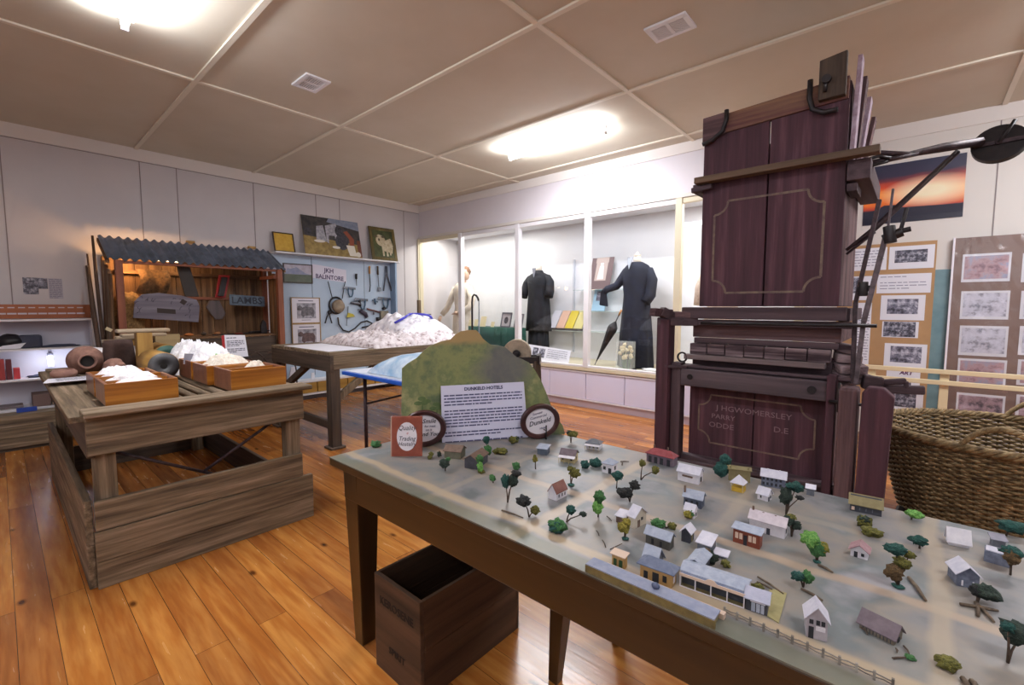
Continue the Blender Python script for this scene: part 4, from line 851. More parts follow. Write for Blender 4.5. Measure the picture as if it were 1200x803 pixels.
# pictures on the top shelf, leaning
LX = (-.1, 0, 1)
framed('framed_certificate', 'small yellow certificate in a dark frame on the white top shelf', 'certificate', (.09, -2.42, 2.008), Yd, (-.25, 0, 1), .27, .27, .014, C('dark_frame', '#33231b'), [], [C('mustard_paper', '#c39a35', '#d0a942')])
cc = [C('straw_floor', '#7a6436', '#a58e52', 14), C('shed_dark', '#26272f', '#4a4745', 16), C('pale_fleece', '#b9b9c4', '#8a8a96', 30), C('skin_red', '#8f4a34'), C('blue_wall', '#77829a', '#8d96aa'), C('white_cloth', '#e3ddd2'), C('black_ram', '#23232b', '#4a4a55', 30), C('rust', '#6b3a2a')]
w, h = .86, .56
framed('shearing_painting', 'large unframed painting of a shearing shed leaning on the white top shelf', 'painting', (.13, -2.03, 2.008), Yd, (-.22, 0, 1), w, h, 0, None, [
    (rect(0, 0, w, h), 0), ([(0, .27), (w, .2), (w, h), (0, h)], 1), ([(.36, .50), (w*.78, .45), (w, .42), (w, h), (.4, h)], 4),
    ([(.18, .22), (.2, .42), (.3, .44), (.33, .2)], 2), ([(.33, .2), (.33, .44), (.5, .5), (.52, .36), (.5, .19), (.47, .19), (.46, .3), (.37, .3), (.36, .18)], 2),
    (ell(.56, .22, .1, .12), 6), (ell(.53, .38, .06, .08), 6), ([(.6, .38), (.66, .40), (.76, .28), (.74, .14), (.68, .16), (.68, .28)], 3), ([(.62, .18), (.75, .18), (.77, .02), (.66, .02)], 5), ([(.8, .02), (.86, .02), (.86, .27), (.8, .27)], 7), (ell(.8, .05, .04, .04), 5), (ell(.22, .2, .08, .02), 5), (ell(.46, .13, .06, .02), 5), (ell(.07, .33, .05, .05), 6)], cc)
w, h = .46, .53
ol = [C('olive_dark', '#3a4128', '#515a35', 12), C('sheep_cream', '#b7a786', '#d9cfb4', 26), C('sheep_brown', '#5e5340')]  # olive ground, cream fleece, brown muzzle and ears
framed('sheep_painting', 'painting of a cream merino sheep in a wide olive brown frame', 'painting', (.13, -1.0, 2.008), Yd, (-.2, 0, 1), w, h, .05, wood('olive_frame', '#4b4128', '#77683c', 'z', 14), [
    (rect(.05, .05, w-.05, h-.05), 0), ([(.28, .33), (.37, .37), (.41, .25), (.38, .12), (.3, .14), (.2, .16), (.19, .3)], 1), (ell(.19, .32, .085, .09), 1), (ell(.17, .36, .05, .055), 1), (rect(.2, .07, .23, .18), 1), (rect(.27, .07, .30, .18), 1), (rect(.33, .09, .355, .16), 1), (ell(.16, .33, .018, .022), 2), (ell(.11, .38, .03, .018), 2), (ell(.235, .38, .03, .018), 2)], ol, mount=0)
w, h = .40, .265
fr = [C('grass', '#5b6355', '#4a5646', 10), C('hill_blue', '#7c84a4', '#8f93ad'), C('sky_lilac', '#a79fae', '#b9b4c4')]
framed('landscape_photograph', 'landscape photograph of a blue mountain in a dark frame left of the white sign', 'photograph', (.03, -2.30, 1.605), Yd, Z3, w, h, .014, C('dark_frame', '#33231b'), [(rect(.014, .014, w-.014, h-.014), 0), (rect(.014, .12, w-.014, h-.014), 2), ([(.014, .12), (.06, .2), (.1, .19), (.18, .22), (.3, .14), (w-.014, .12)], 1)], fr)
sg = thing('name_sign', 'white sign reading JKH BALINTORE on the pale blue board', 'sign', (.03, -1.63, 1.65))
MB().prism([(0, .03), (.51, -.02), (.51, .17), (0, .225)], (.022, -1.89, 1.66), Yd, Z3, X3, .004).build('panel', mat('sign_lilac_white', '#d9d6e6'), sg)
PUR = mat('purple_lettering', '#4a3c66')
txt('JKH', .088, (.0275, -1.65, 1.80), (0, 1, -.06), Z3, PUR, sg, bold=.002); txt('BALINTORE', .088, (.0275, -1.638, 1.703), (0, 1, -.06), Z3, PUR, sg, bold=.002, sx=.92)
for z0, lb_, s_ in ((1.045, 'upper framed photograph of a grey merino sheep on the blue board', 1), (.68, 'lower framed photograph of a brown merino ram on the blue board', 2)):
    w, h = .41, .365
    cs = [C('mount_white', '#dedbe6'), photo('paddock_print%d' % s_, '#6a6a72', '#9a98a4', '#b4b2be', 12), C('merino%d' % s_, '#77747c' if s_ == 1 else '#6b5556', '#4a474f' if s_ == 1 else '#4a383a', 30), C('sheep_face', '#3c3539'), C('ink_line', '#55516a')]
    framed('sheep_photograph', lb_, 'photograph', (.03, -2.215, z0), Yd, Z3, w, h, .012, wood('tan_frame', '#8a6f48', '#a78a5c', 'z', 14), [(rect(.08, .07, .345, .285), 1), ([(.13, .12), (.15, .22), (.2, .235), (.3, .225), (.325, .18), (.32, .1), (.3, .085), (.28, .11), (.19, .11), (.17, .085)], 2), (ell(.12, .215, .035, .035), 2), (ell(.1, .2, .014, .012), 3), (rect(.1, .31, .31, .322), 4), (rect(.14, .045, .27, .052), 4)], cs, mount=1, mm=cs[0])
# tools on the board
HAND = mat('tool_wood', '#a8793e', rough=.5); TEAL = mat('blue_steel_tool', '#34506e', '#46647f', .4, metal=.5, sc=20); STEEL = mat('dull_steel', '#5c606c', '#7c808a', .45, metal=.6, sc=20)
def pp(px, py, x=.045): return at(px, py, 'x', x)
def tool(name, label, parts, cat='tool'):
    t = thing(name, label, cat, (.03, parts[0][2].v[0].y, min(v.z for p in parts for v in p[2].v)))
    for n_, m_, mb in parts: mb.build(n_, m_, t)
def shears_u(px, py, s, label):
    c = pp(px, py); tool('hand_shears', label, [('bow', TEAL, MB().tube([c+Vector((0, -.05*s+.0, .11*s)), c+Vector((0, -.045*s, .0)), c+Vector((0, -.02*s, -.06*s)), c+Vector((0, .02*s, -.06*s)), c+Vector((0, .045*s, 0)), c+Vector((0, .05*s, .1*s))], .013*s, 6)), ('blade', STEEL, MB().prism([(-.16*s, .09*s), (.1*s, .07*s), (.1*s, .11*s), (-.14*s, .13*s)], c, Yd, Z3, X3, .006))], 'shears')
shears_u(425, 358, .9, 'blue handled shears high in the middle of the pegboard'); shears_u(452, 357, .95, 'blue handled shears at the right of the pegboard'); shears_u(411, 344, .8, 'dark handled shears left of the middle joint on the pegboard')
tool('long_tool', 'wooden handled tool with a long curved shank on the pegboard', [('handle', HAND, MB().cyl(pp(433, 312), pp(433, 321), .016, .014)), ('shank', BLACK, MB().tube([pp(433, 321), pp(434, 335), pp(433, 342)], .008, 6))])
tool('paddle_tool', 'dark handled tool with a small square paddle on the pegboard', [('handle', C('dark_handle', '#4a3a28'), MB().cyl(pp(442.5, 312), pp(443, 322), .014)), ('shank', STEEL, MB().cyl(pp(443, 322), pp(444, 337), .006)), ('paddle', STEEL, MB().box(pp(444.5, 339), (.01, .05, .06)))])
tool('long_tongs', 'long crossed steel tongs at the top right of the pegboard', [('arm', STEEL, MB().tube([pp(452, 312), pp(452, 322), pp(449.5, 341)], .011, 6)), ('arm', STEEL, MB().tube([pp(453, 312), pp(454, 324), pp(459, 341)], [.014, .012, .018], 6))], 'tongs')
tool('pointed_tool', 'short dark pointed tool hanging left of the long handled tool', [('handle', BLACK, MB().cyl(pp(417.5, 321), pp(417.5, 327), .016)), ('spike', STEEL, MB().cyl(pp(417.5, 327), pp(418, 335), .009, .003))])
tool('hand_piece', 'steel shearing handpiece lying across the middle joint of the pegboard', [('barrel', STEEL, MB().tube([pp(411, 355), pp(417, 355), pp(423, 357)], [.018, .028, .02], 8)), ('nozzle', BLACK, MB().cyl(pp(421, 352), pp(422, 359), .02))], 'handpiece')
tool('small_cross_tool', 'small blue grey cross shaped fitting between the two blue shears', [('bar', TEAL, MB().cyl(pp(436, 352), pp(443, 354), .008)), ('hub', TEAL, MB().cyl(pp(439, 350), pp(440, 357), .012))], 'fitting')
tool('hand_piece', 'maroon grey handpiece below the left blue shears', [('barrel', C('maroon_metal', '#3e3444'), MB().tube([pp(422, 364), pp(428, 368), pp(430, 372)], [.03, .035, .025], 8)), ('comb', STEEL, MB().box(pp(423, 363), (.012, .1, .02)))], 'handpiece')
tool('hand_piece', 'long reddish handled handpiece right of the maroon one', [('handle', C('red_brown_handle', '#6d4a4a'), MB().cyl(pp(430, 362), pp(445, 366), .013)), ('comb', STEEL, MB().cyl(pp(438, 363), pp(438, 369), .01))], 'handpiece')
tool('clipper_machine', 'square grey clipper machine at the lower right of the pegboard', [('body', C('machine_grey', '#6c6a60', '#8a8472'), MB().box(pp(450, 371), (.05, .14, .18))), ('knob', BLACK, MB().lathe(pp(450, 363), [(.03, 0), (.035, .03), (0, .05)], 12).lathe(pp(443, 374), [(.03, -.03), (.03, .03)], 10))], 'machine')
tool('round_drum', 'round brown shearing drum with a dark rim hung from straps on the blue board', [('drum', C('bronze_face', '#7d6c5c', '#94826c'), MB().lathe(pp(395.5, 359, .03), [(.09, 0), (.1, .03), (.085, .06), (0, .065)], 28, ax='x')), ('rim', BLACK, MB().tube([pp(394, 358, .04)+Vector((0, .105*cos(a), .12*sin(a))) for a in [2*pi*i/24 for i in range(24)]], .014, 6, closed=True)), ('strap', BLACK, MB().cyl(pp(384.5, 330), pp(389.5, 350), .006)), ('strap', BLACK, MB().cyl(pp(404.5, 330), pp(401, 350), .006))], 'drum')
tool('wide_pincers', 'black open pincers below the round drum', [('arm', BLACK, MB().tube([pp(386, 366), pp(383, 372), pp(381, 379)], .009, 6)), ('arm', BLACK, MB().tube([pp(386, 366), pp(387, 372), pp(389, 379)], .009, 6)), ('joint', BLACK, MB().lathe(pp(386, 366), [(.03, 0), (.03, .02), (0, .021)], 12, ax='x'))], 'pincers')
tool('yellow_tool', 'small yellow tool with a grey blade below the handpiece', [('body', C('yellow_plastic', '#b8ad3e'), MB().prism([(0, 0), (.13, .01), (.1, .05), (.02, .07)], pp(406, 372), Yd, Z3, X3, .02)), ('blade', STEEL, MB().cyl(pp(408, 359), pp(406, 382), .007, .003))])
MB().tube([pp(396, 372), pp(397, 380), pp(402, 387), pp(409, 389), pp(416, 385), pp(423, 378), pp(430, 376), pp(436, 379), pp(433, 382), pp(424, 384)], .011, 8).build('flexible_drive', BLACK, None, tagd=('curved black flexible drive tube hanging below the round drum', 'tube'))
# staff in the corner
st_ = thing('timber_staff', 'weathered upright post with an iron cross bar in the corner by the case', 'staff', (.33, -.32, 0))
MB().beam((.37, -.3, 0), (.36, -.3, 1.39), .05, .05).build('post', GREY['z'], st_, .006); MB().cyl((.30, -.42, 1.155), (.50, -.16, 1.155), .008).build('cross_bar', BLACK, st_); MB().cyl((.39, -.33, .85), (.39, -.33, .80), .03).build('iron_block', BLACK, st_)
# crook and rod, grindstone
ck = thing('black_crook', 'tall black crook with a curled top standing in front of the show case', 'crook', (1.63, -.3, 0))
MB().tube([(1.62, -.3, 0), (1.62, -.3, 1.35), (1.63, -.3, 1.42), (1.66, -.3, 1.455), (1.71, -.3, 1.44), (1.745, -.3, 1.40), (1.755, -.3, 1.365)], .014, 8).build('shaft', BLACK, ck)
MB().cyl((1.62, -.3, 0), (1.62, -.3, .02), .14).build('foot', BLACK, ck)
MB().cyl((1.762, -.3, .02), (1.762, -.3, 1.36), .009).build('steel_rod', STEEL, ck)
gs = thing('grindstone', 'round beige grindstone in a dark iron trough behind the mountain board', 'grindstone', (3.75, -1.75, 0))
gc = at(606, 414, 'y', -1.75); GA = Vector((.55, -.83, 0)).normalized()
MB().cyl(gc-GA*.055, gc+GA*.035, .128, n=40).build('stone_wheel', mat('sandstone', '#8f8272', '#a59783', .9, sc=30), gs, .006)
MB().cyl(gc-GA*.12, gc+GA*.10, .014).build('axle', BLACK, gs); MB().cyl(gc+GA*.04, gc+GA*.06, .035).build('hub', BLACK, gs)
gx = GA; gy = Vector((-GA.y, GA.x, 0))
MB().beam(gc+gx*.09-gy*.2-Z3*.07, gc+gx*.09+gy*.2-Z3*.05, .03, .06).beam(gc-gx*.09-gy*.2-Z3*.07, gc-gx*.09+gy*.2-Z3*.05, .03, .06).beam(gc+gx*.1+gy*.2-Z3*.05, gc-gx*.1+gy*.2-Z3*.05, .03, .08).build('trough', BLACK, gs)
for a in (-.18, .18):
    for b in (-.09, .09): MB().beam(gc+gx*b+gy*a-Z3*.06, Vector((gc.x+gx.x*b*1.3+gy.x*a*1.2, gc.y+gx.y*b*1.3+gy.y*a*1.2, 0)), .04, .04).build('leg', GREYD['z'], gs)
# ---------------------------------------------------------------- inside the show case
BLK = mat('black_gown_cloth', '#0d0f16', '#1a1d28', .8, sc=12, bump=.3); NAVY = mat('navy_gown_cloth', '#0b1020', '#161d33', .8, sc=12, bump=.3)
SKIN = mat('mannequin_cream', '#d8cdbf', rough=.5)
def folds(c, rx, ry, z, k, a, n=48, ph=0):
    return [Vector((c[0]+(rx+a*sin(k*t+ph))*cos(t), c[1]+(ry+a*sin(k*t+ph))*sin(t), z)) for t in [2*pi*i/n for i in range(n)]]
def skirt(mb, c, prof, k=9, m=0, n=54):
    """prof: (z, rx, ry, fold amplitude)"""
    vs = []; 
    for z, rx, ry, a in prof: vs += folds(c, rx, ry, z, k, a, n)
    fs = [(i*n+j, i*n+(j+1) % n, (i+1)*n+(j+1) % n, (i+1)*n+j) for i in range(len(prof)-1) for j in range(n)]
    b = len(mb.v); mb.add(vs, fs, m, True); L_ = len(prof)-1
    mb.f += [[b+j for j in range(n)][::-1], [b+L_*n+j for j in range(n)]]; mb.mi += [m, m]; mb.sm += [False, False]
    return mb
# gown one (bay three)
g1 = thing('gown_mannequin', 'headless mannequin in a knee length black gown over a black skirt, third bay', 'mannequin', (2.12, .63, .515))
skirt(MB(), (2.12, .63), [(.56, .17, .13, .012), (.7, .17, .13, .012), (.97, .16, .12, .01)], 11).build('underskirt', BLK, g1)
skirt(MB(), (2.12, .63), [(.91, .215, .17, .014), (1.1, .205, .16, .010), (1.35, .185, .15, .006), (1.5, .175, .14, .003), (1.62, .19, .14, 0), (1.71, .205, .13, 0), (1.765, .16, .11, 0), (1.80, .075, .08, 0), (1.83, .06, .065, 0)], 8).build('gown', BLK, g1)
for s in (-1, 1):
    MB().tube([(2.12+s*.155, .63, 1.72), (2.12+s*.22, .62, 1.64), (2.12+s*.245, .59, 1.52), (2.12+s*.245, .55, 1.43)], [.062, .066, .066, .07], 14).build('sleeve', BLK, g1)
MB().tube([(2.12, .63, 1.80), (2.12, .63, 1.90)], [.052, .045], 16).build('neck', SKIN, g1)
MB().prism([(-.035, .1), (.035, .1), (.0, -.06)], (2.12, .505, 1.76), X3, Z3, Y3, .012).build('collar_gap', mat('grey_shirt', '#8c8f9b'), g1)
MB().cyl((2.12, .63, .517), (2.12, .63, .57), .10).build('stand', BLACK, g1)
# gown two (bay four)
g2 = thing('gown_mannequin', 'headless mannequin in a long navy black gown holding its arm out, fourth bay', 'mannequin', (3.84, .4, .515))
skirt(MB(), (3.84, .42), [(.525, .225, .17, .014), (.9, .205, .155, .010), (1.2, .18, .14, .006), (1.42, .165, .13, .002), (1.6, .185, .135, 0), (1.72, .20, .13, 0), (1.79, .14, .11, 0), (1.83, .07, .08, 0)], 8).build('gown', NAVY, g2)
MB().tube([(3.98, .42, 1.73), (4.04, .41, 1.6), (4.04, .38, 1.42), (4.0, .33, 1.33)], [.065, .07, .065, .06], 14).build('sleeve', NAVY, g2)
MB().tube([(3.71, .42, 1.73), (3.64, .40, 1.62), (3.60, .34, 1.54), (3.50, .28, 1.50), (3.46, .27, 1.46)], [.06, .06, .05, .045, .04], 14).build('sleeve', NAVY, g2)
MB().prism([(-.04, .16), (.03, .18), (.06, -.04), (-.06, -.02)], (3.46, .26, 1.32), X3, Z3, Y3, .03).build('wide_cuff', NAVY, g2, .01)
MB().prism([(-.045, .1), (.03, .12), (-.03, -.03)], (3.82, .29, 1.77), X3, Z3, Y3, .012).build('collar', mat('pale_blue_collar', '#c9d2e0'), g2)
MB().tube([(3.84, .42, 1.81), (3.84, .42, 1.90)], [.05, .042], 16).lathe((3.84, .42, 1.9), [(.042, 0), (.045, .02), (.015, .03), (.018, .05), (0, .065)], 14).build('neck_cap', SKIN, g2)
# umbrella
um = thing('closed_umbrella', 'closed black umbrella leaning on its point beside the long gown', 'umbrella', (3.36, .22, .515))
a = Vector((3.375, .22, .53)); b = Vector((3.73, .24, 1.24)); d = (b-a)
MB().tube([a+d*.06, a+d*.25, a+d*.48, a+d*.66, a+d*.70, a+d*.79], [.006, .022, .045, .066, .062, .012], 8, smooth=False).build('canopy', mat('umbrella_black', '#14151c', rough=.4), um)
MB().cyl(a-d*.005, a+d*.07, .005).cyl(a+d*.78, b, .007).build('shaft', STEEL, um)
MB().cyl(a+d*.9, b, .012).build('handle', HAND, um)
# white mannequin (bays one and two)
g3 = thing('dressed_mannequin', 'standing mannequin with short brown hair in a long white coat, bays one and two', 'mannequin', (.66, .42, .515))
WC = mat('white_coat_cloth', '#e2d9cc', '#d4c8b8', .8, sc=14, bump=.3)
skirt(MB(), (.62, .42), [(.56, .21, .14, .014), (.8, .2, .14, .012), (1.1, .185, .13, .006), (1.25, .15, .11, 0), (1.42, .17, .12, 0), (1.58, .195, .12, 0), (1.66, .14, .10, 0), (1.70, .06, .06, 0)], 7).build('coat', WC, g3)
MB().tube([(.78, .42, 1.6), (.88, .40, 1.42), (.9, .34, 1.27), (.78, .28, 1.20), (.70, .27, 1.18)], [.06, .06, .06, .05, .04], 14).build('sleeve', WC, g3)
MB().tube([(.46, .42, 1.6), (.36, .40, 1.42), (.30, .36, 1.26), (.22, .30, 1.14)], [.06, .06, .05, .045], 14).build('sleeve', WC, g3)
hd = MB().tube([(.66, .42, 1.66), (.67, .42, 1.78)], [.042, .04], 14)
hd.loft([((.70, .42, 1.735), .03, .035), ((.705, .42, 1.755), .052, .055), ((.70, .42, 1.80), .072, .066), ((.69, .42, 1.85), .082, .072), ((.685, .42, 1.90), .075, .066), ((.68, .42, 1.93), .04, .04)], 20)
hd.blob((.70, .35, 1.81), (.012, .018, .02), 1, 0).blob((.675, .358, 1.845), (.012, .008, .008), 1, 0).blob((.725, .358, 1.845), (.012, .008, .008), 1, 0).blob((.70, .358, 1.775), (.02, .008, .007), 1, 0)
hd.build('head', mat('mannequin_skin', '#d9b8a2', rough=.5), g3)
MB().blob((.675, .445, 1.88), (.098, .085, .085), 3, .15, 3).blob((.62, .45, 1.82), (.05, .06, .07), 2, .1).build('hair', mat('mannequin_hair', '#8f6a52', '#6f4f3d', .8, sc=30, bump=.5), g3)
def hand(mb, c, d, s=1):
    c = Vector(c); d = Vector(d).normalized(); side = d.cross(Z3).normalized(); up_ = side.cross(d)
    mb.tube([c-d*.03*s, c+d*.02*s, c+d*.06*s], [.02*s, .03*s, .028*s], 10)
    for i, l in enumerate((.06, .07, .065, .05)):
        o = c+d*.055*s+side*(.021-.014*i)*s; mb.tube([o, o+d*l*.5*s, o+d*l*s-up_*.015*s], [.0085*s, .008*s, .006*s], 6)
    o = c+side*.028*s; mb.tube([o, o+side*.02*s+d*.03*s, o+side*.02*s+d*.06*s-up_*.01], [.01*s, .009*s, .007*s], 6)
q = MB(); hand(q, (.195, .28, 1.09), (-.3, -.2, -1)); q.build('hand', mat('mannequin_skin', '#d9b8a2'), g3)
q = MB(); hand(q, (.66, .265, 1.175), (-1, -.1, -.1)); q.build('hand', mat('mannequin_skin', '#d9b8a2'), g3)
MB().cyl((.62, .42, .517), (.62, .42, .57), .1).build('stand', WHITE, g3)
# green table
gt = thing('green_table', 'small table under a dark green cloth inside the second bay', 'table', (1.5, .28, .515))
skirt(MB(), (1.55, .27), [(.525, .62, .17, .010), (.75, .61, .165, .006), (.965, .60, .16, 0)], 16).build('green_cloth', mat('dark_green_cloth', '#123c33', '#1c4d42', .9, sc=8, bump=.2), gt)
CRM = mat('cream_card', '#e8dcb4')
for i, (x, w, h, lb_) in enumerate(((.98, .1, .10, 'cream card leftmost on the green cloth'), (1.12, .08, .11, 'cream card second from the left on the green cloth'), (1.27, .12, .16, 'tallest cream card on the green cloth'), (1.52, .07, .08, 'small cream card left of the framed portrait'))):
    MB().prism(rect(0, 0, w, h), (x, .22-.01*i, .966), X3, (0, .25, 1), (0, -1, .25), .004).build('cream_card', CRM, None, tagd=(lb_, 'card'))
framed('framed_portrait', 'small framed portrait on the green cloth behind the second post', 'portrait', (1.72, .2, .967), X3, (0, .25, 1), .2, .23, .018, C('grey_frame', '#6a6a72'), [(ell(.1, .11, .04, .055), 1)], [C('portrait_pale', '#b9b4b8'), C('portrait_dark', '#4c484e')])
framed('framed_portrait', 'second framed portrait partly behind the third bay gown', 'portrait', (1.96, .24, .967), X3, (0, .25, 1), .16, .21, .018, C('grey_frame', '#6a6a72'), [(ell(.08, .1, .03, .05), 1)], [C('portrait_pale', '#b9b4b8'), C('portrait_dark', '#4c484e')])
# folding panel and shelves in the right bays
for x, z1, lb_ in ((2.62, 1.98, 0), (3.5, 1.95, 0)): MB().bb(x-.012, x+.012, .83, .858, .6, z1).build('shelf_upright', mat('pale_steel', '#c4c8d2', rough=.4), None, tagd=('slim pale steel shelf upright on the case back wall', 'upright', 'shelf uprights in the show case'))
GSH = bpy.data.materials.new('glass_shelf_material'); GSH.use_nodes = True; gb = GSH.node_tree.nodes['Principled BSDF']; gb.inputs['Base Color'].default_value = (.75, .92, .9, 1); gb.inputs['Alpha'].default_value = .35; gb.inputs['Roughness'].default_value = .05
for x0, x1, z, y0, lb_ in ((2.45, 3.45, .93, .62, 'lowest glass shelf in the case holding the booklets'), (2.75, 3.55, 1.52, .62, 'highest glass shelf in the case holding the brown mounted photograph'), (2.85, 3.55, 1.215, .62, 'middle glass shelf in the case holding the blue book')):
    MB().bb(x0, x1, y0, .855, z-.008, z).build('glass_shelf', GSH, None, tagd=(lb_, 'shelf'))
bc = [('#d6d6e0', 'white grey booklet, leftmost in the rack'), ('#e2b9a0', 'salmon pink booklet in the rack'), ('#d8c22e', 'yellow booklet in the rack'), ('#d9cf8a', 'pale yellow booklet, rightmost in the rack')]
rk = thing('booklet_rack', 'dark wire rack of booklets on the lowest glass shelf', 'rack', (2.55, .7, .932))
MB().prism(rect(0, 0, .62, .02), (2.27, .66, .934), X3, (0, .5, 1), (0, -1, .5), .02).build('tray', BLACK, rk); 
for i in range(5): MB().tube([(2.27+.155*i, .63, .95), (2.27+.155*i, .66, .934), (2.29+.155*i, .80, 1.19)], .005, 5).build('wire', BLACK, rk)
for i, (c_, lb_) in enumerate(bc): MB().prism([(0, 0), (.14, 0), (.18, .26), (.04, .26)], (2.275+.155*i, .665, .955), X3, (0, .5, 1), (0, -1, .5), .012).build('booklet', mat('booklet%d' % i, c_), None, tagd=(lb_, 'booklet'))
w, h = .34, .46
framed('mounted_photograph', 'brown mounted studio photograph of a standing figure on the highest glass shelf', 'photograph', (2.98, .66, 1.523), X3, (0, .3, 1), w, h, 0, None, [(rect(.08, .12, .26, .44), 1), ([(.12, .14), (.22, .14), (.2, .34), (.14, .34)], 2), (ell(.17, .37, .025, .03), 2), (rect(.07, .38, .27, .46), 1)], [C('brown_mount', '#6e5a5c'), C('photo_buff', '#b9a8a2'), C('figure_white', '#e6e0e2')])
bb_ = thing('blue_book', 'pale blue book with a small grey portrait on the middle glass shelf', 'book', (3.13, .7, 1.217))
MB().prism(rect(0, 0, .2, .30), (3.04, .68, 1.218), X3, (0, .3, 1), (0, -1, .3), .02).build('cover', mat('pale_blue_cover', '#9fc4dc'), bb_); MB().prism(rect(.05, .14, .14, .27), (3.04, .655, 1.225), X3, (0, .3, 1), (0, -1, .3), .002).build('portrait', BW, bb_)
# information panel leaning on the ledge
ip = thing('information_sign', 'white information panel with two grey photographs on the case ledge', 'sign', (2.6, .12, .515))
Op = Vector((2.28, .14, .545)); Xp = Vector((1, -.03, -.06)).normalized()
MB().prism(rect(0, 0, .75, .19), Op, Xp, (0, .35, 1), (0, -1, .35), .004).build('panel', PAPER, ip)
q = MB(); poly(q, Op, Xp, (0, .35, 1), rect(.10, .04, .2, .17), .0052, 0); poly(q, Op, Xp, (0, .35, 1), rect(.22, .04, .32, .17), .0052, 0); q.build('photographs', BW2, ip, recalc=False)
q = MB(); text_lines(q, Op+Xp*.37+Z3*.165+Vector((0, .04, 0)), Xp, (0, .35, 1), .34, 5, .028, 0, 4, (), .2); q.build('printed_lines', INK, ip)
# lower panel: daffodils in a glass vase
dv = thing('daffodil_vase', 'glass vase of cream daffodils standing before the long gown', 'vase', (3.84, .16, .515))
VG = bpy.data.materials.new('vase_glass'); VG.use_nodes = True; gb = VG.node_tree.nodes['Principled BSDF']; gb.inputs['Base Color'].default_value = (.85, .9, .88, 1); gb.inputs['Alpha'].default_value = .28; gb.inputs['Roughness'].default_value = .05
MB().bb(3.74, 3.94, .10, .22, .517, .86).build('glass_case', VG, dv, .004)
q = MB(); f = MB(); rn = random.Random(2)
for i in range(16):
    x = 3.84+rn.uniform(-.07, .07); y = .16+rn.uniform(-.03, .03); z = rn.uniform(.66, .82)
    q.tube([(3.84+(x-3.84)*.4, y, .52), (x, y, z)], .005, 5)
    f.blob((x, y-.015, z), (.026, .016, .024), 2, .5, 4, seed=i)
q.build('stems', mat('stem_green', '#5d7a4a'), dv); f.build('blooms', mat('daffodil_cream', '#e3cf9a', '#f0e6c4', sc=30), dv)
MB().blob((3.56+.62, .2, .53), (.13, .06, .02), 3, .4, flat=-.012).build('white_cloth', WOOL, None, tagd=('crumpled white cloth on the ledge right of the long gown', 'cloth'))
MB().blob((3.95, .17, .525), (.03, .025, .012), 2, .2, flat=-.008).build('black_shoe', BLACK, None, tagd=('black shoe tip on the ledge below the long gown', 'shoe'))
# lace dress in the fifth bay
g4 = thing('lace_dress', 'ivory lace dress on a stand in the fifth bay behind the wool press', 'dress', (4.8, .42, .515))
LACE = mat('ivory_lace', '#e6d6c6', '#cdb8a8', .9, sc=40, bump=.5)
skirt(MB(), (4.86, .42), [(.53, .3, .22, .02), (.9, .24, .18, .016), (1.3, .15, .12, .004), (1.5, .17, .12, 0), (1.7, .19, .12, 0), (1.78, .10, .09, 0), (1.8, .05, .05, 0)], 9).build('dress', LACE, g4)
MB().tube([(4.70, .42, 1.70), (4.62, .4, 1.5), (4.62, .36, 1.3)], [.06, .055, .05], 12).build('sleeve', LACE, g4); MB().tube([(5.02, .42, 1.70), (5.10, .4, 1.5), (5.1, .36, 1.3)], [.06, .055, .05], 12).build('sleeve', LACE, g4)
MB().tube([(4.86, .42, 1.8), (4.86, .42, 1.9)], [.045, .04], 12).build('neck', SKIN, g4)
# ---------------------------------------------------------------- right hand wall
YW = .9
sm, N, L, B = nodes_mat('sunset_print', .35)
tc = N.new('ShaderNodeTexCoord'); sp = N.new('ShaderNodeSeparateXYZ'); L.new(tc.outputs['Object'], sp.inputs[0])
mr = N.new('ShaderNodeMapRange'); mr.inputs[1].default_value = 0; mr.inputs[2].default_value = .56; L.new(sp.outputs[2], mr.inputs[0])
no = N.new('ShaderNodeTexNoise'); no.inputs['Scale'].default_value = 3; no.inputs['Detail'].default_value = 5; mp = N.new('ShaderNodeMapping'); mp.inputs['Scale'].default_value = (1.2, 1, 6); L.new(tc.outputs['Object'], mp.inputs[0]); L.new(mp.outputs[0], no.inputs['Vector'])
a1 = N.new('ShaderNodeMath'); a1.operation = 'MULTIPLY_ADD'; a1.inputs[1].default_value = .16; L.new(no.outputs['Fac'], a1.inputs[0]); L.new(mr.outputs[0], a1.inputs[2])
a2 = N.new('ShaderNodeMath'); a2.operation = 'SUBTRACT'; a2.inputs[1].default_value = .08; L.new(a1.outputs[0], a2.inputs[0])
r = N.new('ShaderNodeValToRGB'); e = r.color_ramp.elements; e[0].position = 0; e[0].color = lin('#1a1a30'); e[1].position = 1; e[1].color = lin('#262844')
for q_, c_ in ((.22, '#1c1a2e'), (.25, '#c23a1c'), (.36, '#f07a22'), (.5, '#ff9a3a'), (.62, '#d8481e'), (.72, '#7c2c34'), (.8, '#2a2442')): k = e.new(q_); k.color = lin(c_)
L.new(a2.outputs[0], r.inputs[0])
vd = N.new('ShaderNodeVectorMath'); vd.operation = 'SUBTRACT'; vd.inputs[1].default_value = (.13, 0, .27); L.new(tc.outputs['Object'], vd.inputs[0])
vs = N.new('ShaderNodeVectorMath'); vs.operation = 'MULTIPLY'; vs.inputs[1].default_value = (4.6, 0, 11); L.new(vd.outputs[0], vs.inputs[0])
vl = N.new('ShaderNodeVectorMath'); vl.operation = 'LENGTH'; L.new(vs.outputs[0], vl.inputs[0])
gl = N.new('ShaderNodeMapRange'); gl.inputs[1].default_value = .45; gl.inputs[2].default_value = 1.7; gl.inputs[3].default_value = 1; gl.inputs[4].default_value = 0; L.new(vl.outputs[1], gl.inputs[0])
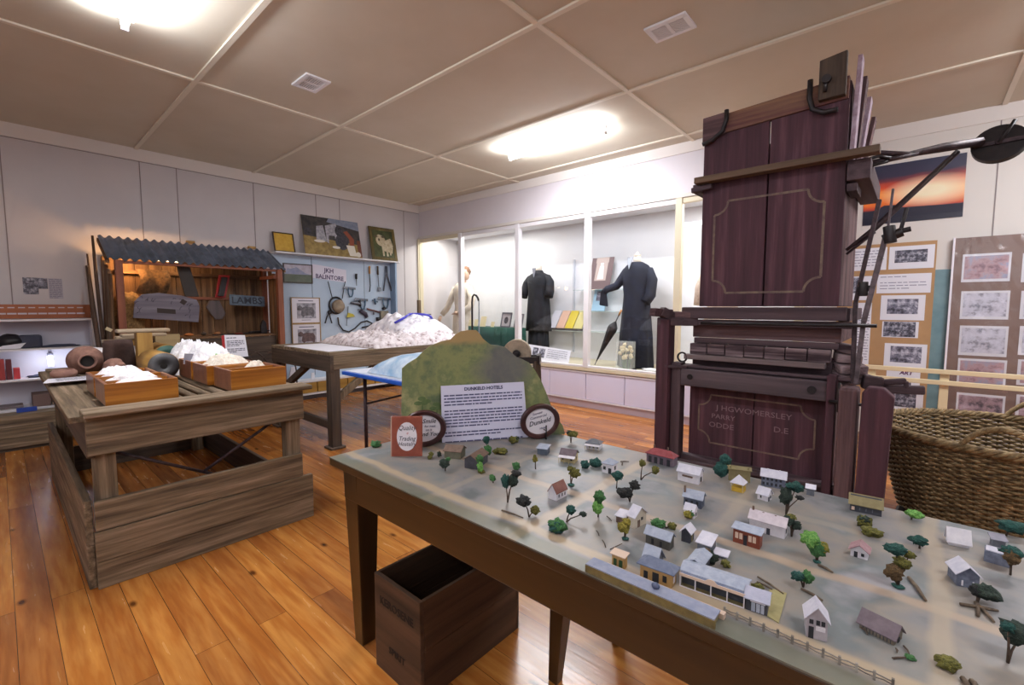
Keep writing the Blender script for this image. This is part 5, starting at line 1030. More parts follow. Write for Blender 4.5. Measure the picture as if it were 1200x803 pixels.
mm_ = N.new('ShaderNodeMix'); mm_.data_type = 'RGBA'; mm_.inputs[7].default_value = lin('#fff0cc'); L.new(gl.outputs[0], mm_.inputs[0]); L.new(r.outputs[0], mm_.inputs[6]); L.new(mm_.outputs[2], B.inputs['Base Color'])
MB().bb(6.02, 6.735, YW-.006, YW-.001, 2.085, 2.645).build('sunset_poster', sm, None, tagd=('wide sunset poster with an orange sky on the wall behind the iron levers', 'poster'))
hl = MB(); hl.prism([(0, 0), (.1, .02), (.16, .055), (.24, .05), (.3, .02), (.72-.01, .0), (.71, -.07), (0, -.07)], (6.021, YW-.0065, 2.205), X3, Z3, (0, -1, 0), .0008)
hl.build('mountain_outline', mat('poster_navy', '#1a1a30'), bpy.data.objects['sunset_poster'])
TAN = mat('tan_pinboard', '#b58f66', '#ad8862', .8, sc=6); MAU = mat('mauve_brown_pinboard', '#8c746c', '#86706a', .7, sc=6)
MB().bb(5.85, 6.581, YW-.02, YW-.002, .3, 1.89).build('pinboard', TAN, None, tagd=('tan pinboard of old photographs behind the iron levers', 'pinboard'))
MB().bb(6.57, 6.72, YW-.012, YW-.003, .2, 1.62).build('teal_panel', mat('teal_panel', '#5f8088', '#7c9aa2', .4, sc=3), None, tagd=('narrow teal blue glass panel between the two pinboards', 'panel'))
pb2 = thing('pinboard', 'large mauve brown pinboard under clear plastic at the right edge', 'pinboard', (7.2, YW-.05, .3))
MB().bb(6.70, 7.8, YW-.05, YW-.03, .3, 1.89).build('board', MAU, pb2)
MB().bb(6.685, 6.70, YW-.06, YW-.02, .3, 1.895).build('edge_strip', mat('edge_strip', '#f0eef8'), pb2, .002)
pl_ = bpy.data.materials.new('clear_film'); pl_.use_nodes = True; nt = pl_.node_tree; nt.nodes.clear()
o_ = nt.nodes.new('ShaderNodeOutputMaterial'); t_ = nt.nodes.new('ShaderNodeBsdfTransparent'); g_ = nt.nodes.new('ShaderNodeBsdfGlossy'); g_.inputs['Roughness'].default_value = .12
lw = nt.nodes.new('ShaderNodeLayerWeight'); lw.inputs[0].default_value = .25; ml = nt.nodes.new('ShaderNodeMath'); ml.operation = 'MULTIPLY_ADD'; ml.inputs[1].default_value = .5; ml.inputs[2].default_value = .06
mxs = nt.nodes.new('ShaderNodeMixShader'); nt.links.new(lw.outputs[1], ml.inputs[0]); nt.links.new(ml.outputs[0], mxs.inputs[0]); nt.links.new(t_.outputs[0], mxs.inputs[1]); nt.links.new(g_.outputs[0], mxs.inputs[2]); nt.links.new(mxs.outputs[0], o_.inputs[0])
MB().grid(lambda u, v: Vector((6.70+1.1*u, YW-.058-.008*noise.noise(Vector((u*9+v*7, v*5-u*6, 0)))-.006*noise.noise(Vector((u*25+v*22, v*14, 3))), .31+1.58*v)), 60, 60).build('plastic_film', pl_, pb2)
def sheet(px0, py0, px1, py1, y, label, kind, img=None, m=BW, seed=0):
    a = at(px0, py1, 'y', y); b = at(px1, py0, 'y', y); z0 = a.z; z1 = b.z
    aL = at(px0, py0, 'y', y); z1 = (aL.z+b.z)/2; w, h = b.x-a.x, z1-z0
    t = thing('text_sheet' if kind == 't' else 'mounted_print', label, 'sheet' if kind == 't' else 'photograph', (a.x, y, z0))
    O = Vector((a.x, y, z0)); MB().prism(rect(0, 0, w, h), O, X3, Z3, (0, -1, 0), .002).build('paper', PAPER, t)
    q = MB()
    if kind == 't': text_lines(q, O+Vector((w*.06, -.002, h*.86)), X3, Z3, w*.86, max(3, int(h*.8/.028)), .028, 0, seed, (1,) if seed % 2 else (), .28); q.build('printed_lines', mat('soft_ink', '#8f8fa6'), t)
    else:
        l, b_, r_, t_ = img; poly(q, O, X3, Z3, rect(w*l, h*b_, w*r_, h*t_), .0028, 0); q.build('picture', m, t, recalc=False)
yb = YW-.022
sheet(996, 291, 1040, 318, yb, 'printed text sheet at the top left of the tan pinboard', 't', seed=2)
sheet(1041, 288, 1096, 316, yb, 'etching style print at the top right of the tan pinboard', 'p', (.13, .28, .85, .82), BW2)
sheet(1027, 321, 1092, 344, yb, 'wide text sheet second from the top of the tan pinboard', 't', seed=3)
sheet(994, 324, 1022, 352, yb, 'dark photograph print left of the wide text sheet', 'p', (0, .3, .6, .95), BW2)
sheet(1031, 346, 1085, 375, yb, 'grey photograph of a crowd, third row of the tan pinboard', 'p', (.15, .25, .85, .85), BW)
sheet(1033, 377, 1077, 395, yb, 'borderless dark photograph of a parade, fourth row of the tan pinboard', 'p', (.04, .05, .92, .98), BW2)
sheet(1035, 403, 1087, 432, yb, 'grey street photograph, fifth row of the tan pinboard', 'p', (.15, .28, .88, .9), BW)
sheet(1040, 453, 1083, 481, yb, 'grey photograph of foliage in the lowest row of the tan pinboard', 'p', (.1, .2, .8, .9), BW2)
sheet(996, 355, 1022, 432, yb, 'tall text sheet down the left side of the tan pinboard', 't', seed=4)
ar = thing('lettered_print', 'photograph headed ART in purple letters low on the tan pinboard', 'photograph', at(1040, 450, 'y', yb))
a = at(1038, 450, 'y', yb); b = at(1079, 433, 'y', yb); MB().prism(rect(0, 0, b.x-a.x, b.z-a.z), a, X3, Z3, (0, -1, 0), .002).build('paper', PAPER, ar)
MB().prism(rect(.0, 0, (b.x-a.x)*.75, (b.z-a.z)*.42), a+Vector((0, -.0022, 0)), X3, Z3, (0, -1, 0), .001).build('picture', BW2, ar)
txt('ART', .05, ((a.x+b.x)/2+.02, yb-.0032, b.z-.045), X3, Z3, mat('purple_ink', '#5b2f5b'), ar, bold=.002, shear=.2)
yb = YW-.052
rws = [(297, 331, SEPIA, 'pink'), (341, 374, SKET, 'faint pencil'), (382, 416, SKET, 'grey pencil'), (421, 451, SEPIA, 'rose brown'), (462, 492, RURAL, 'tree lined rural')]
for i, (y0, y1, m_, n_) in enumerate(rws):
    o3 = ('top', 'second', 'third', 'fourth', 'lowest')[i]
    sheet(1126-1.8*i, y0, 1186-1.8*i, y1, yb, '%s landscape print in the %s row, first column of the mauve pinboard' % (n_, o3), 'p', (.05, .1, .95, .92), m_)
    a = at(1196-1.8*i, y0, 'y', yb); b = at(1196-1.8*i, y1, 'y', yb)
    O = Vector((b.x, yb, b.z)); t = thing('mounted_print', '%s landscape print in the %s row, second column of the mauve pinboard' % (n_, o3), 'photograph', O)
    MB().prism(rect(0, 0, .3, a.z-b.z), O, X3, Z3, (0, -1, 0), .002).build('paper', PAPER, t); q = MB(); poly(q, O, X3, Z3, rect(.02, .02, .28, a.z-b.z-.015), .0028, 0); q.build('picture', m_, t, recalc=False)
# ---------------------------------------------------------------- mountain board and plaques on the model table
ZT = .7205
BP = Vector((4.93, -3.825, ZT)); BD = (Vector((5.345, -3.275, ZT))-BP).normalized(); BN = BD.cross(Z3).normalized()
if BN.dot(CAMP-BP) < 0: BN = -BN
def pl(px, py, off=0, P0=None, N_=None):
    N_ = N_ or BN; P0 = (P0 or BP)+N_*off; d = FW+RT*((px-600)/FPX)-UP*((py-401.5)/FPX)
    return CAMP+d*((P0-CAMP).dot(N_)/d.dot(N_))
def uv(p): return ((p-BP).dot(BD), p.z-ZT)
outl = [(470, 524), (471, 432), (478, 426), (488, 420), (497, 411), (505, 405), (518, 400), (528, 398), (534, 392), (540, 388.5), (550, 387), (558, 387), (562, 391), (566, 397), (572, 402), (576, 404.5), (583, 405), (592, 407), (599, 413), (606, 419), (614, 422), (620, 425), (627, 434), (634, 446), (640, 460), (646, 476), (653, 490), (660, 500), (662, 510)]
pts = [uv(pl(*p)) for p in outl]; pts = [(a, max(b, 0)) for a, b in pts]; pts[0] = (pts[0][0], 0); pts[-1] = (pts[-1][0], 0)
mm, N, L, B = nodes_mat('painted_mountain', .55)
tc = N.new('ShaderNodeTexCoord'); no = N.new('ShaderNodeTexNoise'); no.inputs['Scale'].default_value = 7; no.inputs['Detail'].default_value = 6; no.inputs['Roughness'].default_value = .6; L.new(tc.outputs['Object'], no.inputs['Vector'])
r = N.new('ShaderNodeValToRGB'); e = r.color_ramp.elements; e[0].position = .3; e[0].color = lin('#3b4c3c'); e[1].position = .72; e[1].color = lin('#a39e70')
for q_, c_ in ((.42, '#58664a'), (.52, '#7f8456'), (.6, '#66724c')): k = e.new(q_); k.color = lin(c_)
L.new(no.outputs['Fac'], r.inputs[0])
sp = N.new('ShaderNodeSeparateXYZ'); L.new(tc.outputs['Object'], sp.inputs[0])
n3 = N.new('ShaderNodeTexNoise'); n3.inputs['Scale'].default_value = 5; n3.inputs['Detail'].default_value = 4; L.new(tc.outputs['Object'], n3.inputs['Vector'])
a1 = N.new('ShaderNodeMath'); a1.operation = 'MULTIPLY_ADD'; a1.inputs[1].default_value = .1; L.new(n3.outputs['Fac'], a1.inputs[0]); L.new(sp.outputs[2], a1.inputs[2])
m_ = N.new('ShaderNodeMapRange'); m_.inputs[1].default_value = .452; m_.inputs[2].default_value = .475; L.new(a1.outputs[0], m_.inputs[0])
x1 = N.new('ShaderNodeMix'); x1.data_type = 'RGBA'; x1.inputs[7].default_value = lin('#9c8458'); L.new(m_.outputs[0], x1.inputs[0]); L.new(r.outputs[0], x1.inputs[6])
# slate grey patch right of the summit
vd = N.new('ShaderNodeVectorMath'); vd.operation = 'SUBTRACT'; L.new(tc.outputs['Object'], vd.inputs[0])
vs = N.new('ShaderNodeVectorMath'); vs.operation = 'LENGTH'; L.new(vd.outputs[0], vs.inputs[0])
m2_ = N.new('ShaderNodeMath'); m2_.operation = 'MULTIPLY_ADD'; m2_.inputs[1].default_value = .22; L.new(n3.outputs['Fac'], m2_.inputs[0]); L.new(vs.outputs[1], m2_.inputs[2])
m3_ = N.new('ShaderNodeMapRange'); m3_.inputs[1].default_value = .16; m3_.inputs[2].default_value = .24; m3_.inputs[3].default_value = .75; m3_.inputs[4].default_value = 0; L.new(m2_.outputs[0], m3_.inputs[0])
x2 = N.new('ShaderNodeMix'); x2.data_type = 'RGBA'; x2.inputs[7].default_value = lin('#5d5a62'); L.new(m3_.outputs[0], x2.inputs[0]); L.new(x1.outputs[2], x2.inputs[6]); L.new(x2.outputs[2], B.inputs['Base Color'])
mbd = thing('mountain_cutout', 'cut-out board painted as a green mountain at the back left of the model table', 'cutout', BP+BD*.34)
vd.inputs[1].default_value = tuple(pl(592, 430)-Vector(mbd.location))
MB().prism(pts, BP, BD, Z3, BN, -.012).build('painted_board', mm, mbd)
TRK = mat('painted_trunk', '#4f5a34'); q = MB()
for (px, py, s) in ((495, 472, 1), (512, 478, .9), (483, 490, .7)):
    c = pl(px, py, .0005); q.prism([(-.003*s, -.05*s), (.003*s, -.05*s), (.002*s, 0), (-.002*s, 0)], c, BD, Z3, BN, .0006); 
    for k_ in range(4): q.prism(ell(.018*s*cos(k_*1.7), .012*s*sin(k_*1.9)+.005, .017*s, .009*s, 9), c, BD, Z3, BN, .0004+.0001*k_)
q.build('painted_trees', mat('painted_tree_green', '#4a5f38', '#5c6f42', .7, sc=40), mbd)
MB().prism([(0, 0), (.05, 0), (0, .2)], BP+BD*.2-BN*.012, -BN, Z3, BD, .012).prism([(0, 0), (.05, 0), (0, .2)], BP+BD*.5-BN*.012, -BN, Z3, BD, .012).build('rear_strut', DTAB['z'], mbd)
# sheet
st = thing('information_sheet', 'white printed sheet headed DUNKELD HOTELS leaning on the painted mountain', 'sheet', pl(568, 517, .03))
c = [pl(516.5, 452.5, .014), pl(614.8, 447.5, .014), pl(618.8, 513.5, .022), pl(518.2, 521, .022)]
c = [Vector((p.x, p.y, max(p.z, ZT))) for p in c]
SX = (c[1]-c[0]).normalized(); SY = (c[0]-c[3]); SYn = SY.normalized(); ww = (c[1]-c[0]).length; hh_ = SY.length
MB().prism([(0, 0), ((c[2]-c[3]).length, (c[2]-c[3]).dot(SYn)), (ww*.99, hh_*1.0), (0, hh_)], c[3], SX, SYn, SX.cross(SYn), -.0015).build('paper', mat('bluish_paper', '#d3d3ea', rough=.6), st)
SHI = mat('blue_black_ink', '#4a4a72'); txt('DUNKELD HOTELS', .019, mix(c[0], c[1], .5)-SYn*.018+SX.cross(SYn)*.001, SX, SYn, mat('title_ink', '#2c2c5a'), st, 'title_lettering', bold=.0004)
q = MB(); text_lines(q, c[0]+SX*.012-SYn*.042+SX.cross(SYn)*.0004, SX, SYn, ww*.93, 19, .0128, 0, 11, (4, 11, 14, 17), .42, .25); q.build('printed_lines', SHI, st)
FR = wood('mahogany_frame', '#2c1416', '#4c2624', 'x', 14, .35, .1, coat=.4)
def oval(px, py, rx, ry, off, label, lines, name='oval_plaque', tilt=0):
    c = pl(px, py, off); s = depth(c)/FPX; X = (BD*cos(tilt)+Z3*sin(tilt)).normalized(); Y = BN.cross(X); Y = Y if Y.z > 0 else -Y
    k_ = 1/abs(BD.dot(RT)); a = rx*s*k_*.97; b = ry*s
    c.z = max(c.z, ZT+b); t = thing(name, label, 'plaque', Vector((c.x, c.y, ZT)))
    def ringp(f, n=48): return [(a*f*cos(2*pi*i/n), b*f*sin(2*pi*i/n)) for i in range(n)]
    # moulded frame ring
    prof = [(.74, 0), (.74, .012), (.80, .016), (.86, .012), (.93, .020), (1, .010), (1, 0)]; n = 48; vs = []
    for f, z in prof: vs += [c+X*p[0]+Y*p[1]+BN*z for p in ringp(f if f < .8 else f)]
    m = MB(); m.add(vs, [(i*n+j, i*n+(j+1) % n, (i+1)*n+(j+1) % n, (i+1)*n+j) for i in range(len(prof)-1) for j in range(n)], 0, True); m.build('oval_frame', FR, t)
    MB().prism(ringp(.75), c, X, Y, BN, .006).build('oval_panel', mat('cream_oval', '#dcd8e0'), t)
    for s_, sz, dx, dy, m_, sh in lines: txt(s_, sz*b*1.0, c+X*dx*a+Y*dy*b+BN*.0066, X, Y, m_, t, shear=sh, bold=.0002)
    return t
CI = mat('script_ink', '#2d2c3c'); LI = mat('light_script_ink', '#6a6880')
oval(497, 502, 26, 21.5, .05, 'left oval plaque with a dark frame behind the small square frame', [('Smile', .34, .22, .38, CI, .3), ('for next', .18, .26, .1, LI, .2), ('on it', .18, .2, -.1, LI, .2), ('and You', .3, .22, -.34, CI, .3)])
oval(632.5, 495.5, 24, 20.5, .035, 'right oval plaque reading Dunkeld in script', [('Souvenir', .17, -.05, .48, LI, .3), ('Commercial', .2, -.05, .27, LI, .3), ('Dunkeld', .38, -.04, -.04, CI, .35), ('Hotel', .16, .05, -.42, LI, .3)], tilt=.22)
ez = pl(640, 517, .06); MB().tube([(ez.x, ez.y, ZT), (ez.x, ez.y, ZT+.06), pl(640, 505, .055), pl(637.5, 503.5, .06)], .003, 6).build('easel_hook', BLACK, None, tagd=('small dark easel hook in front of the right oval plaque', 'hook'))
# little square frame
A_ = at(459, 535, 'z', ZT); Bb = at(494.6, 535, 'z', ZT); X = (Bb-A_).normalized(); Yv = Z3; Zn = X.cross(Yv); w = (Bb-A_).length; h = .148
sf = thing('script_plaque', 'small upright red brown frame with an oval script text at the left of the model', 'plaque', mix(A_, Bb, .5))
MB().prism(rect(0, 0, w, h), A_, X, (X.cross(Z3)*-.08+Z3), X.cross(Z3), -.01).build('board', mat('red_brown_board', '#7c3a2a', '#8d4836', .5, sc=20), sf, .001)
Yl = (X.cross(Z3)*-.08+Z3).normalized(); cc_ = A_+X*w*.5+Yl*h*.5
MB().prism(rect(-.004, 0, 0, h), A_, X, Yl, X.cross(Z3), -.012).build('pale_edge', mat('pale_edge', '#b59a8c'), sf)
MB().prism(ell(0, 0, w*.33, h*.36, 40), cc_, X, Yl, X.cross(Z3), .0008).build('oval_panel', mat('cream_oval', '#dcd8e0'), sf)
for s_, sz, dy, m_ in (('Quality', .026, .032, CI), ('*', .02, .008, mat('red_star', '#b03a3a')), ('Trading', .024, -.008, CI), ('Hostelry', .022, -.028, CI)): txt(s_, sz, cc_+Yl*dy+X.cross(Z3)*.001, X, Yl, m_, sf, shear=.3, sx=.85)
MB().bb(A_.x-.012, A_.x+.0, A_.y+.012, A_.y+.03, ZT, ZT+.028).build('wooden_chock', BLACK, None, tagd=('tiny dark block behind the small square frame', 'block'))
# ---------------------------------------------------------------- model township
def c_(n, h, h2=None, sc=60, rough=.7): return mat('model_'+n, h, h2, rough, sc=sc)
WH = c_('white', '#d9d6dc', '#c9c6d0'); GR = c_('grey', '#6c6f78', '#585c66'); DK = c_('dark', '#2b2d36', '#3a3c46'); BRN = c_('brown', '#5a463c', '#6e584c'); CRE = c_('cream', '#b8aa82', '#a89a72'); BLR = c_('blue_grey_roof', '#8f98ac', '#a5adbd'); WR = c_('white_roof', '#d3d2de', '#c0c0d0')
REDR = c_('red_roof', '#7c3036', '#8c444a'); BRK = c_('brick', '#7c3e2a', '#6c3020'); KH = c_('khaki', '#6e6444', '#7d7350'); SL = c_('slate', '#56607a', '#6a7388'); YB = c_('yellow_brick', '#b08d5a', '#a07e4e'); PK = c_('pink_roof', '#8c6a70', '#a07e84'); PUR_ = c_('purple_roof', '#6c6068', '#5c5058'); WIN = c_('window', '#1e2028'); GRN = c_('green_door', '#2a4a2c'); STONE = c_('stone', '#4c5264', '#6c7284', 90); YEL_ = c_('yellow', '#b8962e'); SIG = c_('pale_pink', '#cdb6a4')
def house(name, label, L_, R_, d, hw, hr, roof, wm, rm, wins=(), side=(), chim=(), ov=.004, extra=None, cat='model house'):
    """L_, R_: photo pixels of the front wall's foot; d depth, hw wall height, hr roof height (px); wins: (u, v, w, h, mat) on the front, side: on the right end"""
    a = at(L_[0], L_[1], 'z', ZT); b = at(R_[0], R_[1], 'z', ZT); s = depth(mix(a, b, .5))/FPX
    X = (b-a); ln = X.length; X.normalize(); Y = Vector((-X.y, X.x, 0)); d *= s; hw *= s; hr *= s
    t = thing(name, label, cat, mix(a, b, .5)+Y*d/2)
    P = lambda x, y, z: a+X*x+Y*y+Z3*z
    wl = MB()
    if roof == 'gx': wl.add([P(0, 0, 0), P(ln, 0, 0), P(ln, d, 0), P(0, d, 0), P(0, 0, hw), P(ln, 0, hw), P(ln, d, hw), P(0, d, hw), P(0, d/2, hw+hr), P(ln, d/2, hw+hr)], [(3, 2, 1, 0), (0, 1, 5, 4), (2, 3, 7, 6), (1, 2, 6, 9, 5), (3, 0, 4, 8, 7), (4, 5, 9, 8), (6, 7, 8, 9)])
    elif roof == 'gy': wl.add([P(0, 0, 0), P(ln, 0, 0), P(ln, d, 0), P(0, d, 0), P(0, 0, hw), P(ln, 0, hw), P(ln, d, hw), P(0, d, hw), P(ln/2, 0, hw+hr), P(ln/2, d, hw+hr)], [(3, 2, 1, 0), (0, 1, 5, 8, 4), (2, 3, 7, 9, 6), (1, 2, 6, 5), (3, 0, 4, 7), (4, 8, 9, 7), (5, 6, 9, 8)])
    else: wl.add([P(0, 0, 0), P(ln, 0, 0), P(ln, d, 0), P(0, d, 0), P(0, 0, hw), P(ln, 0, hw), P(ln, d, hw+(hr if roof == 'sk' else 0)), P(0, d, hw+(hr if roof == 'sk' else 0))], [(3, 2, 1, 0), (4, 5, 6, 7), (0, 1, 5, 4), (1, 2, 6, 5), (2, 3, 7, 6), (3, 0, 4, 7)])
    if wm: wl.build('walls', wm, t)
    r = MB(); o = ov; th = .0018
    def slab(p):
        r.add(p+[q+Z3*th for q in p], [(3, 2, 1, 0), (4, 5, 6, 7), (0, 1, 5, 4), (1, 2, 6, 5), (2, 3, 7, 6), (3, 0, 4, 7)] if len(p) == 4 else [(2, 1, 0), (3, 4, 5), (0, 1, 4, 3), (1, 2, 5, 4), (2, 0, 3, 5)])
    if roof == 'gx':
        k = hr/(d/2)*o; slab([P(-o, -o, hw-k), P(ln+o, -o, hw-k), P(ln+o, d/2, hw+hr), P(-o, d/2, hw+hr)]); slab([P(ln+o, d+o, hw-k), P(-o, d+o, hw-k), P(-o, d/2, hw+hr), P(ln+o, d/2, hw+hr)])
    elif roof == 'gy':
        k = hr/(ln/2)*o; slab([P(-o, d+o, hw-k), P(-o, -o, hw-k), P(ln/2, -o, hw+hr), P(ln/2, d+o, hw+hr)]); slab([P(ln+o, -o, hw-k), P(ln+o, d+o, hw-k), P(ln/2, d+o, hw+hr), P(ln/2, -o, hw+hr)])
    elif roof == 'hip':
        e_ = min(d, ln)*.45; z = hw+hr; A, B2 = P(min(e_, ln/2), d/2, z), P(max(ln-e_, ln/2), d/2, z)
        slab([P(-o, -o, hw), P(ln+o, -o, hw), B2, A]); slab([P(ln+o, d+o, hw), P(-o, d+o, hw), A, B2]); slab([P(-o, d+o, hw), P(-o, -o, hw), A]); slab([P(ln+o, -o, hw), P(ln+o, d+o, hw), B2])
    elif roof == 'pyr':
        A = P(ln/2, d/2, hw+hr)
        for p, q in (((-o, -o), (ln+o, -o)), ((ln+o, -o), (ln+o, d+o)), ((ln+o, d+o), (-o, d+o)), ((-o, d+o), (-o, -o))): slab([P(p[0], p[1], hw), P(q[0], q[1], hw), A])
    elif roof == 'sk': slab([P(-o, -o, hw), P(ln+o, -o, hw), P(ln+o, d+o, hw+hr), P(-o, d+o, hw+hr)])
    else: slab([P(-o, -o, hw), P(ln+o, -o, hw), P(ln+o, d+o, hw), P(-o, d+o, hw)])
    r.build('roof', rm, t)
    for i, (u, v, w, h, m) in enumerate(wins):
        x0 = ln*u; MB().prism(rect(0, 0, ln*w, hw*h), P(x0, -.0001, hw*v), X, Z3, -Y, .0009).build('door' if v <= .02 else 'window', m, t)
    for (u, v, w, h, m) in side:
        MB().prism(rect(0, 0, d*w, hw*h), P(ln+.0001, d*u, hw*v), Y, Z3, X, .0009).build('door' if v <= .02 else 'window', m, t)
    for (u, v, h) in chim:
        p = P(ln*u, d*v, hw+hr*.5); MB().bb(p.x-.0022, p.x+.0022, p.y-.0022, p.y+.0022, p.z, p.z+h*s).build('chimney', rm if h < 4 else BRN, t)
    if extra: extra(t, P, ln, d, hw, hr, X, Y, s)
    return t
W = lambda *xs, m=WIN, v=.3, h=.4, w=.12: [(x, v, w, h, m) for x in xs]
house('model_shed', 'tiny grey brown gabled model shed in front of the DUNKELD HOTELS sheet', (520.6, 536.8), (539.6, 538.6), 16, 9, 5, 'gx', c_('mossy_grey', '#5c5a4c', '#6a6858'), BRN)
house('model_shed', 'tiny dark log model shed with a brown roof right of the grey brown shed', (544.5, 548.5), (559, 550.6), 30, 11, 5, 'gy', c_('dark_log', '#4a4a52', '#3a3a42'), BRN)
house('model_shed', 'tiny blue grey flat roofed model shed in front of the right oval plaque', (629.5, 532.4), (640.5, 533.8), 12, 7, 2, 'sk', c_('steel', '#5c6676', '#4a5464'), BLR)
def verandah(m, frac=.4, posts=4, col=CRE):
    def f(t, P, ln, d, hw, hr, X, Y, s):
        MB().add([P(-.003, -d*frac, hw*.72), P(ln+.003, -d*frac, hw*.72), P(ln+.003, 0, hw*.92), P(-.003, 0, hw*.92), P(-.003, -d*frac, hw*.80), P(ln+.003, -d*frac, hw*.80), P(ln+.003, 0, hw), P(-.003, 0, hw)], [(3, 2, 1, 0), (4, 5, 6, 7), (0, 1, 5, 4), (1, 2, 6, 5), (2, 3, 7, 6), (3, 0, 4, 7)]).build('verandah_roof', m, t)
        for i in range(posts):
            p = P(ln*i/(posts-1), -d*frac+.001, 0); MB().bb(p.x-.0008, p.x+.0008, p.y-.0008, p.y+.0008, ZT, ZT+hw*.76).build('verandah_post', col, t)
    return f
house('model_cottage', 'cream model cottage with a brown roof and white verandah', (656.5, 541), (673.5, 543.4), 14, 9, 5, 'gx', CRE, PUR_, W(.15, .7), W(.4), extra=verandah(WH))
house('model_cottage', 'pale model cottage with a grey hipped roof near the far table edge', (687, 526), (702.4, 528.2), 12, 7, 4, 'hip', WH, GR, W(.2, .5, .8), extra=verandah(WH))
house('model_chapel', 'small white model chapel with a steep red brown roof beside the cross road', (652, 587.4), (664.4, 581), 12, 9, 9, 'gx', WH, c_('red_brown_roof', '#6a4038', '#7c5048'), W(.2, .5, .75, w=.07), (), ov=.002)
house('model_house', 'white hipped model house with dark openings left of the red terrace', (705.8, 553.4), (717.5, 556.3), 13, 11, 5, 'hip', WH, BLR, [(.1, .35, .25, .35, WIN), (.6, 0, .3, .6, WIN)], [(.4, .35, .25, .4, WIN)])
house('model_terrace', 'long red roofed model terrace with chimneys at the foot of the wool press post', (757.5, 540.4), (788.3, 548), 13, 10, 6, 'hip', c_('grey_mauve', '#6d606c', '#5d505c'), REDR, W(.08, .3, .52, .78, v=0, h=.75, w=.12), (), [(.2, .5, 7), (.72, .5, 7)])
house('model_hall', 'plain white model hall with one long dark slot window in front of the press', (794, 562.5), (818.5, 568.5), 15, 12, 6, 'gx', WH, WR, [(.22, .5, .5, .18, BRN)], [(.4, .1, .3, .5, WIN)])
house('model_cottage', 'blue grey model cottage with a tall post behind the small white cottage', (801, 592), (822, 597.2), 14, 12, 6, 'gx', c_('slate_wall', '#50586a', '#42495a'), BLR, W(.1, .4, .7, v=.25), W(.4), [(.02, .2, 8)])
house('model_cottage', 'tiny white gabled model cottage with a yellow green ball bush', (801.5, 605), (813, 608.6), 10, 9, 6, 'gx', WH, WR, (), [(.5, .2, .25, .45, WIN)], ov=.002)
house('model_house', 'white gabled model house with a low side annex left of the grey barn', (736, 616.5), (743.5, 620), 22, 14, 9, 'gx', c_('buff_white', '#bdb2a2', '#cac0b0'), WR, (), [(.25, .0, .2, .6, BRN), (.55, .5, .15, .25, WIN)])
house('model_annex', 'low lean-to annex with brown posts beside the white gabled house', (722, 612), (732, 615), 14, 8, 2, 'sk', BRN, WR)
house('model_barn', 'long dark stone model barn with a blue grey roof', (756.5, 636), (784.3, 646), 13, 13, 6, 'gx', c_('dark_stone', '#565450', '#464440'), BLR, W(.25, .6, v=.1, h=.5, w=.1))
house('model_shed', 'small dark model shed with a white gabled roof right of the long stone barn', (798.3, 634), (808.5, 637.3), 14, 13, 5, 'gy', DK, WR, (), [(.3, 0, .3, .6, KH)])
house('model_shop', 'red brick model shop with white shutters and a pale blue skillion roof', (858.8, 634.7), (890, 644.5), 13, 17, 2, 'sk', BRK, BLR, [(.08, .35, .12, .42, SIG), (.24, .35, .12, .42, SIG), (.4, 0, .13, .7, WIN), (.58, .35, .12, .42, SIG), (.74, .35, .12, .42, SIG)])
house('model_hall', 'long white model hall with a pale pink roof behind the red brick shop', (878, 620), (919, 632.3), 15, 15, 7, 'gx', WH, c_('pinkish_white_roof', '#cfc6ce', '#bdb4be'), [(.5, 0, .1, .5, DK)], [(.4, .3, .25, .4, DK)], [(.05, .5, 8), (.35, .5, 4), (.7, .5, 4)])
house('model_cottage', 'small bright white gabled model cottage left of the tall dark tree', (887.5, 584.5), (899, 588.3), 11, 8, 6, 'gx', WH, WR, W(.3), [(.2, 0, .25, .6, WIN), (.6, .3, .2, .4, WIN)])
house('model_mansion', 'grey two storey model house with a ragged white roof at the foot of the press', (892, 569), (920, 574.3), 12, 13, 6, 'gx', STONE, WR, W(.05, .22, .4, .58, .76, v=.15, h=.25, w=.09)+W(.05, .22, .4, .58, .76, v=.6, h=.25, w=.09), (), [(.25, .5, 3.8), (.75, .5, 3.8)])
def ypost(t, P, ln, d, hw, hr, X, Y, s):
    for x, y in ((0, 0), (ln, 0), (ln, d), (0, d)):
        p = P(x, y, 0); MB().bb(p.x-.001, p.x+.001, p.y-.001, p.y+.001, ZT, ZT+hw).build('post', CRE, t)
    a, b = P(0, 0, 0), P(ln, d, 0); MB().bb(min(a.x, b.x), max(a.x, b.x), min(a.y, b.y), max(a.y, b.y), ZT, ZT+hw*.55).build('balustrade', YEL_, t)
house('model_rotunda', 'yellow open model rotunda with a white pyramid roof near the press', (857, 575), (870, 578.5), 11, 10, 9, 'pyr', None, WR, extra=ypost)
house('model_screen', 'plain olive brown model shed wall with cream posts behind the yellow rotunda', (853.5, 563), (879, 566.5), 6, 14, 2, 'sk', KH, KH, chim=[(.08, .1, 3), (.9, .1, 3)])
house('model_shed', 'tiny grey white-roofed model shed at the far edge right of the tall dark tree', (945, 580), (954, 581.8), 8, 8, 2, 'sk', GR, WR)
house('model_shed', 'long low dark model shed with a plain khaki roof at the far table edge', (995.8, 598), (1033, 606), 11, 8, 9, 'sk', DK, KH, [(.05, .2, .1, .5, SIG)]+W(.3, .5, .7, m=GR, w=.03))
house('model_cottage', 'white model cottage with a dusty pink roof in the right half of the model', (996.5, 651), (1016.5, 657), 16, 9, 6, 'gy', WH, PK, [(.2, 0, .22, .75, WIN), (.62, .3, .18, .4, WIN)])
house('model_tent', 'white folded paper model house with a thin chimney post near the wicker basket', (1111.7, 638.5), (1136, 643.5), 13, 7, 12, 'gx', WH, WH, (), (), [(.97, .5, 3.9)])
